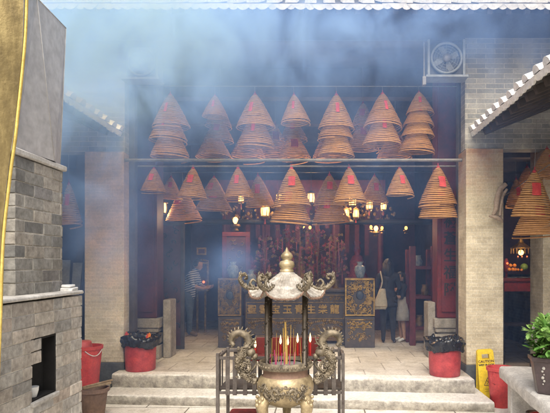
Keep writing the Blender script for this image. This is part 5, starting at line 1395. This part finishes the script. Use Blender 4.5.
# ------------------------------------------------------------------ smoke
def smoke():
    X0, X1, Y0, Y1, Z0, Z1 = -3.8, 3.4, 5.3, 9.3, .32, 5.02
    m = MB(); m.box(X0, X1, Y0, Y1, Z0, Z1)
    mt, nt = nodes('incense_smoke'); v = objco(nt)
    nz = N(nt, 'ShaderNodeTexNoise'); nz.inputs['Scale'].default_value = 1.5; nz.inputs['Detail'].default_value = 3; nz.inputs['Roughness'].default_value = .55
    mp = N(nt, 'ShaderNodeMapping'); mp.inputs['Scale'].default_value = (.95, .7, .75); mp.inputs['Rotation'].default_value = (.3, .8, .2); nz.inputs['Distortion'].default_value = 1.1
    nt.links.new(v, mp.inputs[0]); nt.links.new(mp.outputs[0], nz.inputs['Vector'])
    cloud = ramp(nt, nz.outputs['Fac'], [(.38, (.10,)*3), (.64, (2.0,)*3)])
    blobs = [((-2.75, 6.1, 4.5), (1.0, .7, 1.0), SM[0]), ((-1.4, 6.3, 4.65), (1.5, .8, .75), SM[1]), ((.6, 6.4, 4.75), (1.9, .8, .62), SM[2]),
             ((-2.5, 5.75, 2.7), (.5, .5, 1.15), SM[3]), ((-.98, 5.8, 1.72), (.28, .3, .22), SM[4]), ((-2.3, 8.6, 2.0), (1.0, .6, 1.1), SM[5]), ((-1.0, 6.4, 3.3), (2.6, .8, 1.0), SM[6]), ((2.0, 7.0, 4.4), (1.2, .6, .6), SM[7])]
    tot = None
    for c, s, A in blobs:
        a = N(nt, 'ShaderNodeVectorMath', operation='SUBTRACT'); nt.links.new(v, a.inputs[0]); a.inputs[1].default_value = c
        b = N(nt, 'ShaderNodeVectorMath', operation='DIVIDE'); nt.links.new(a.outputs[0], b.inputs[0]); b.inputs[1].default_value = s
        d = N(nt, 'ShaderNodeVectorMath', operation='DOT_PRODUCT'); nt.links.new(b.outputs[0], d.inputs[0]); nt.links.new(b.outputs[0], d.inputs[1])
        e = math_(nt, 'MULTIPLY', math_(nt, 'EXPONENT', math_(nt, 'MULTIPLY', d.outputs['Value'], -1.)), A)
        tot = e if tot is None else math_(nt, 'ADD', tot, e)
    cb = N(nt, 'ShaderNodeSeparateColor'); nt.links.new(cloud, cb.inputs[0])
    den = math_(nt, 'ADD', math_(nt, 'MULTIPLY', tot, cb.outputs[0]), SM[8])
    vs = N(nt, 'ShaderNodeVolumeScatter'); vs.inputs['Color'].default_value = (.285, .485, 1., 1); vs.inputs['Anisotropy'].default_value = -.4
    nt.links.new(den, vs.inputs['Density']); o = N(nt, 'ShaderNodeOutputMaterial')
    va = N(nt, 'ShaderNodeVolumeAbsorption'); va.inputs['Color'].default_value = (.80, .88, 1., 1); nt.links.new(den, va.inputs['Density'])
    ad = N(nt, 'ShaderNodeAddShader'); nt.links.new(vs.outputs[0], ad.inputs[0]); nt.links.new(va.outputs[0], ad.inputs[1]); nt.links.new(ad.outputs[0], o.inputs['Volume'])
    ob = m.build('incense_smoke', mt); tag(ob, 'blue incense smoke drifting in front of the hall, thickest at upper left', 'smoke', kind='stuff')
SM = (3.3, 1.15, .50, .55, .8, .10, .12, .06, .012)
smoke()

# ------------------------------------------------------------------ light
w = bpy.data.worlds.new('World'); sc.world = w; w.use_nodes = True; nt = w.node_tree
bg = nt.nodes['Background']; sky = nt.nodes.new('ShaderNodeTexSky'); sky.sky_type = 'NISHITA'; sky.sun_disc = False
SUN_EL, SUN_AZ = 50, 179        # azimuth measured from +Y clockwise: light comes from behind the visitor
sky.sun_elevation = R(SUN_EL); sky.sun_rotation = R(SUN_AZ); sky.dust_density = 7.0; sky.air_density = 1.6
nt.links.new(sky.outputs[0], bg.inputs[0]); bg.inputs[1].default_value = .15
sd = bpy.data.lights.new('sun', 'SUN'); so = bpy.data.objects.new('sun', sd); col.objects.link(so)
sd.energy = 5.0; sd.angle = R(48); sd.color = (1., .97, .93)
dirv = Vector((math.sin(R(SUN_AZ))*math.cos(R(SUN_EL)), math.cos(R(SUN_AZ))*math.cos(R(SUN_EL)), math.sin(R(SUN_EL))))
so.rotation_euler = dirv.to_track_quat('Z', 'Y').to_euler(); so.location = (0, 0, 20)

# ------------------------------------------------------------------ render settings
sc.view_settings.view_transform = 'Standard'; sc.view_settings.look = 'None'; sc.view_settings.exposure = 0
sc.render.engine = 'CYCLES'; cy = sc.cycles
cy.use_denoising = True
try: cy.denoiser = 'OPENIMAGEDENOISE'
except Exception: pass
cy.max_bounces = 6; cy.diffuse_bounces = 3; cy.glossy_bounces = 2; cy.transmission_bounces = 2; cy.volume_bounces = 2; cy.transparent_max_bounces = 4
cy.sample_clamp_indirect = 4; cy.volume_step_rate = 1.4; cy.volume_max_steps = 64
cy.caustics_reflective = False; cy.caustics_refractive = False
cy.use_adaptive_sampling = True; cy.adaptive_threshold = .02
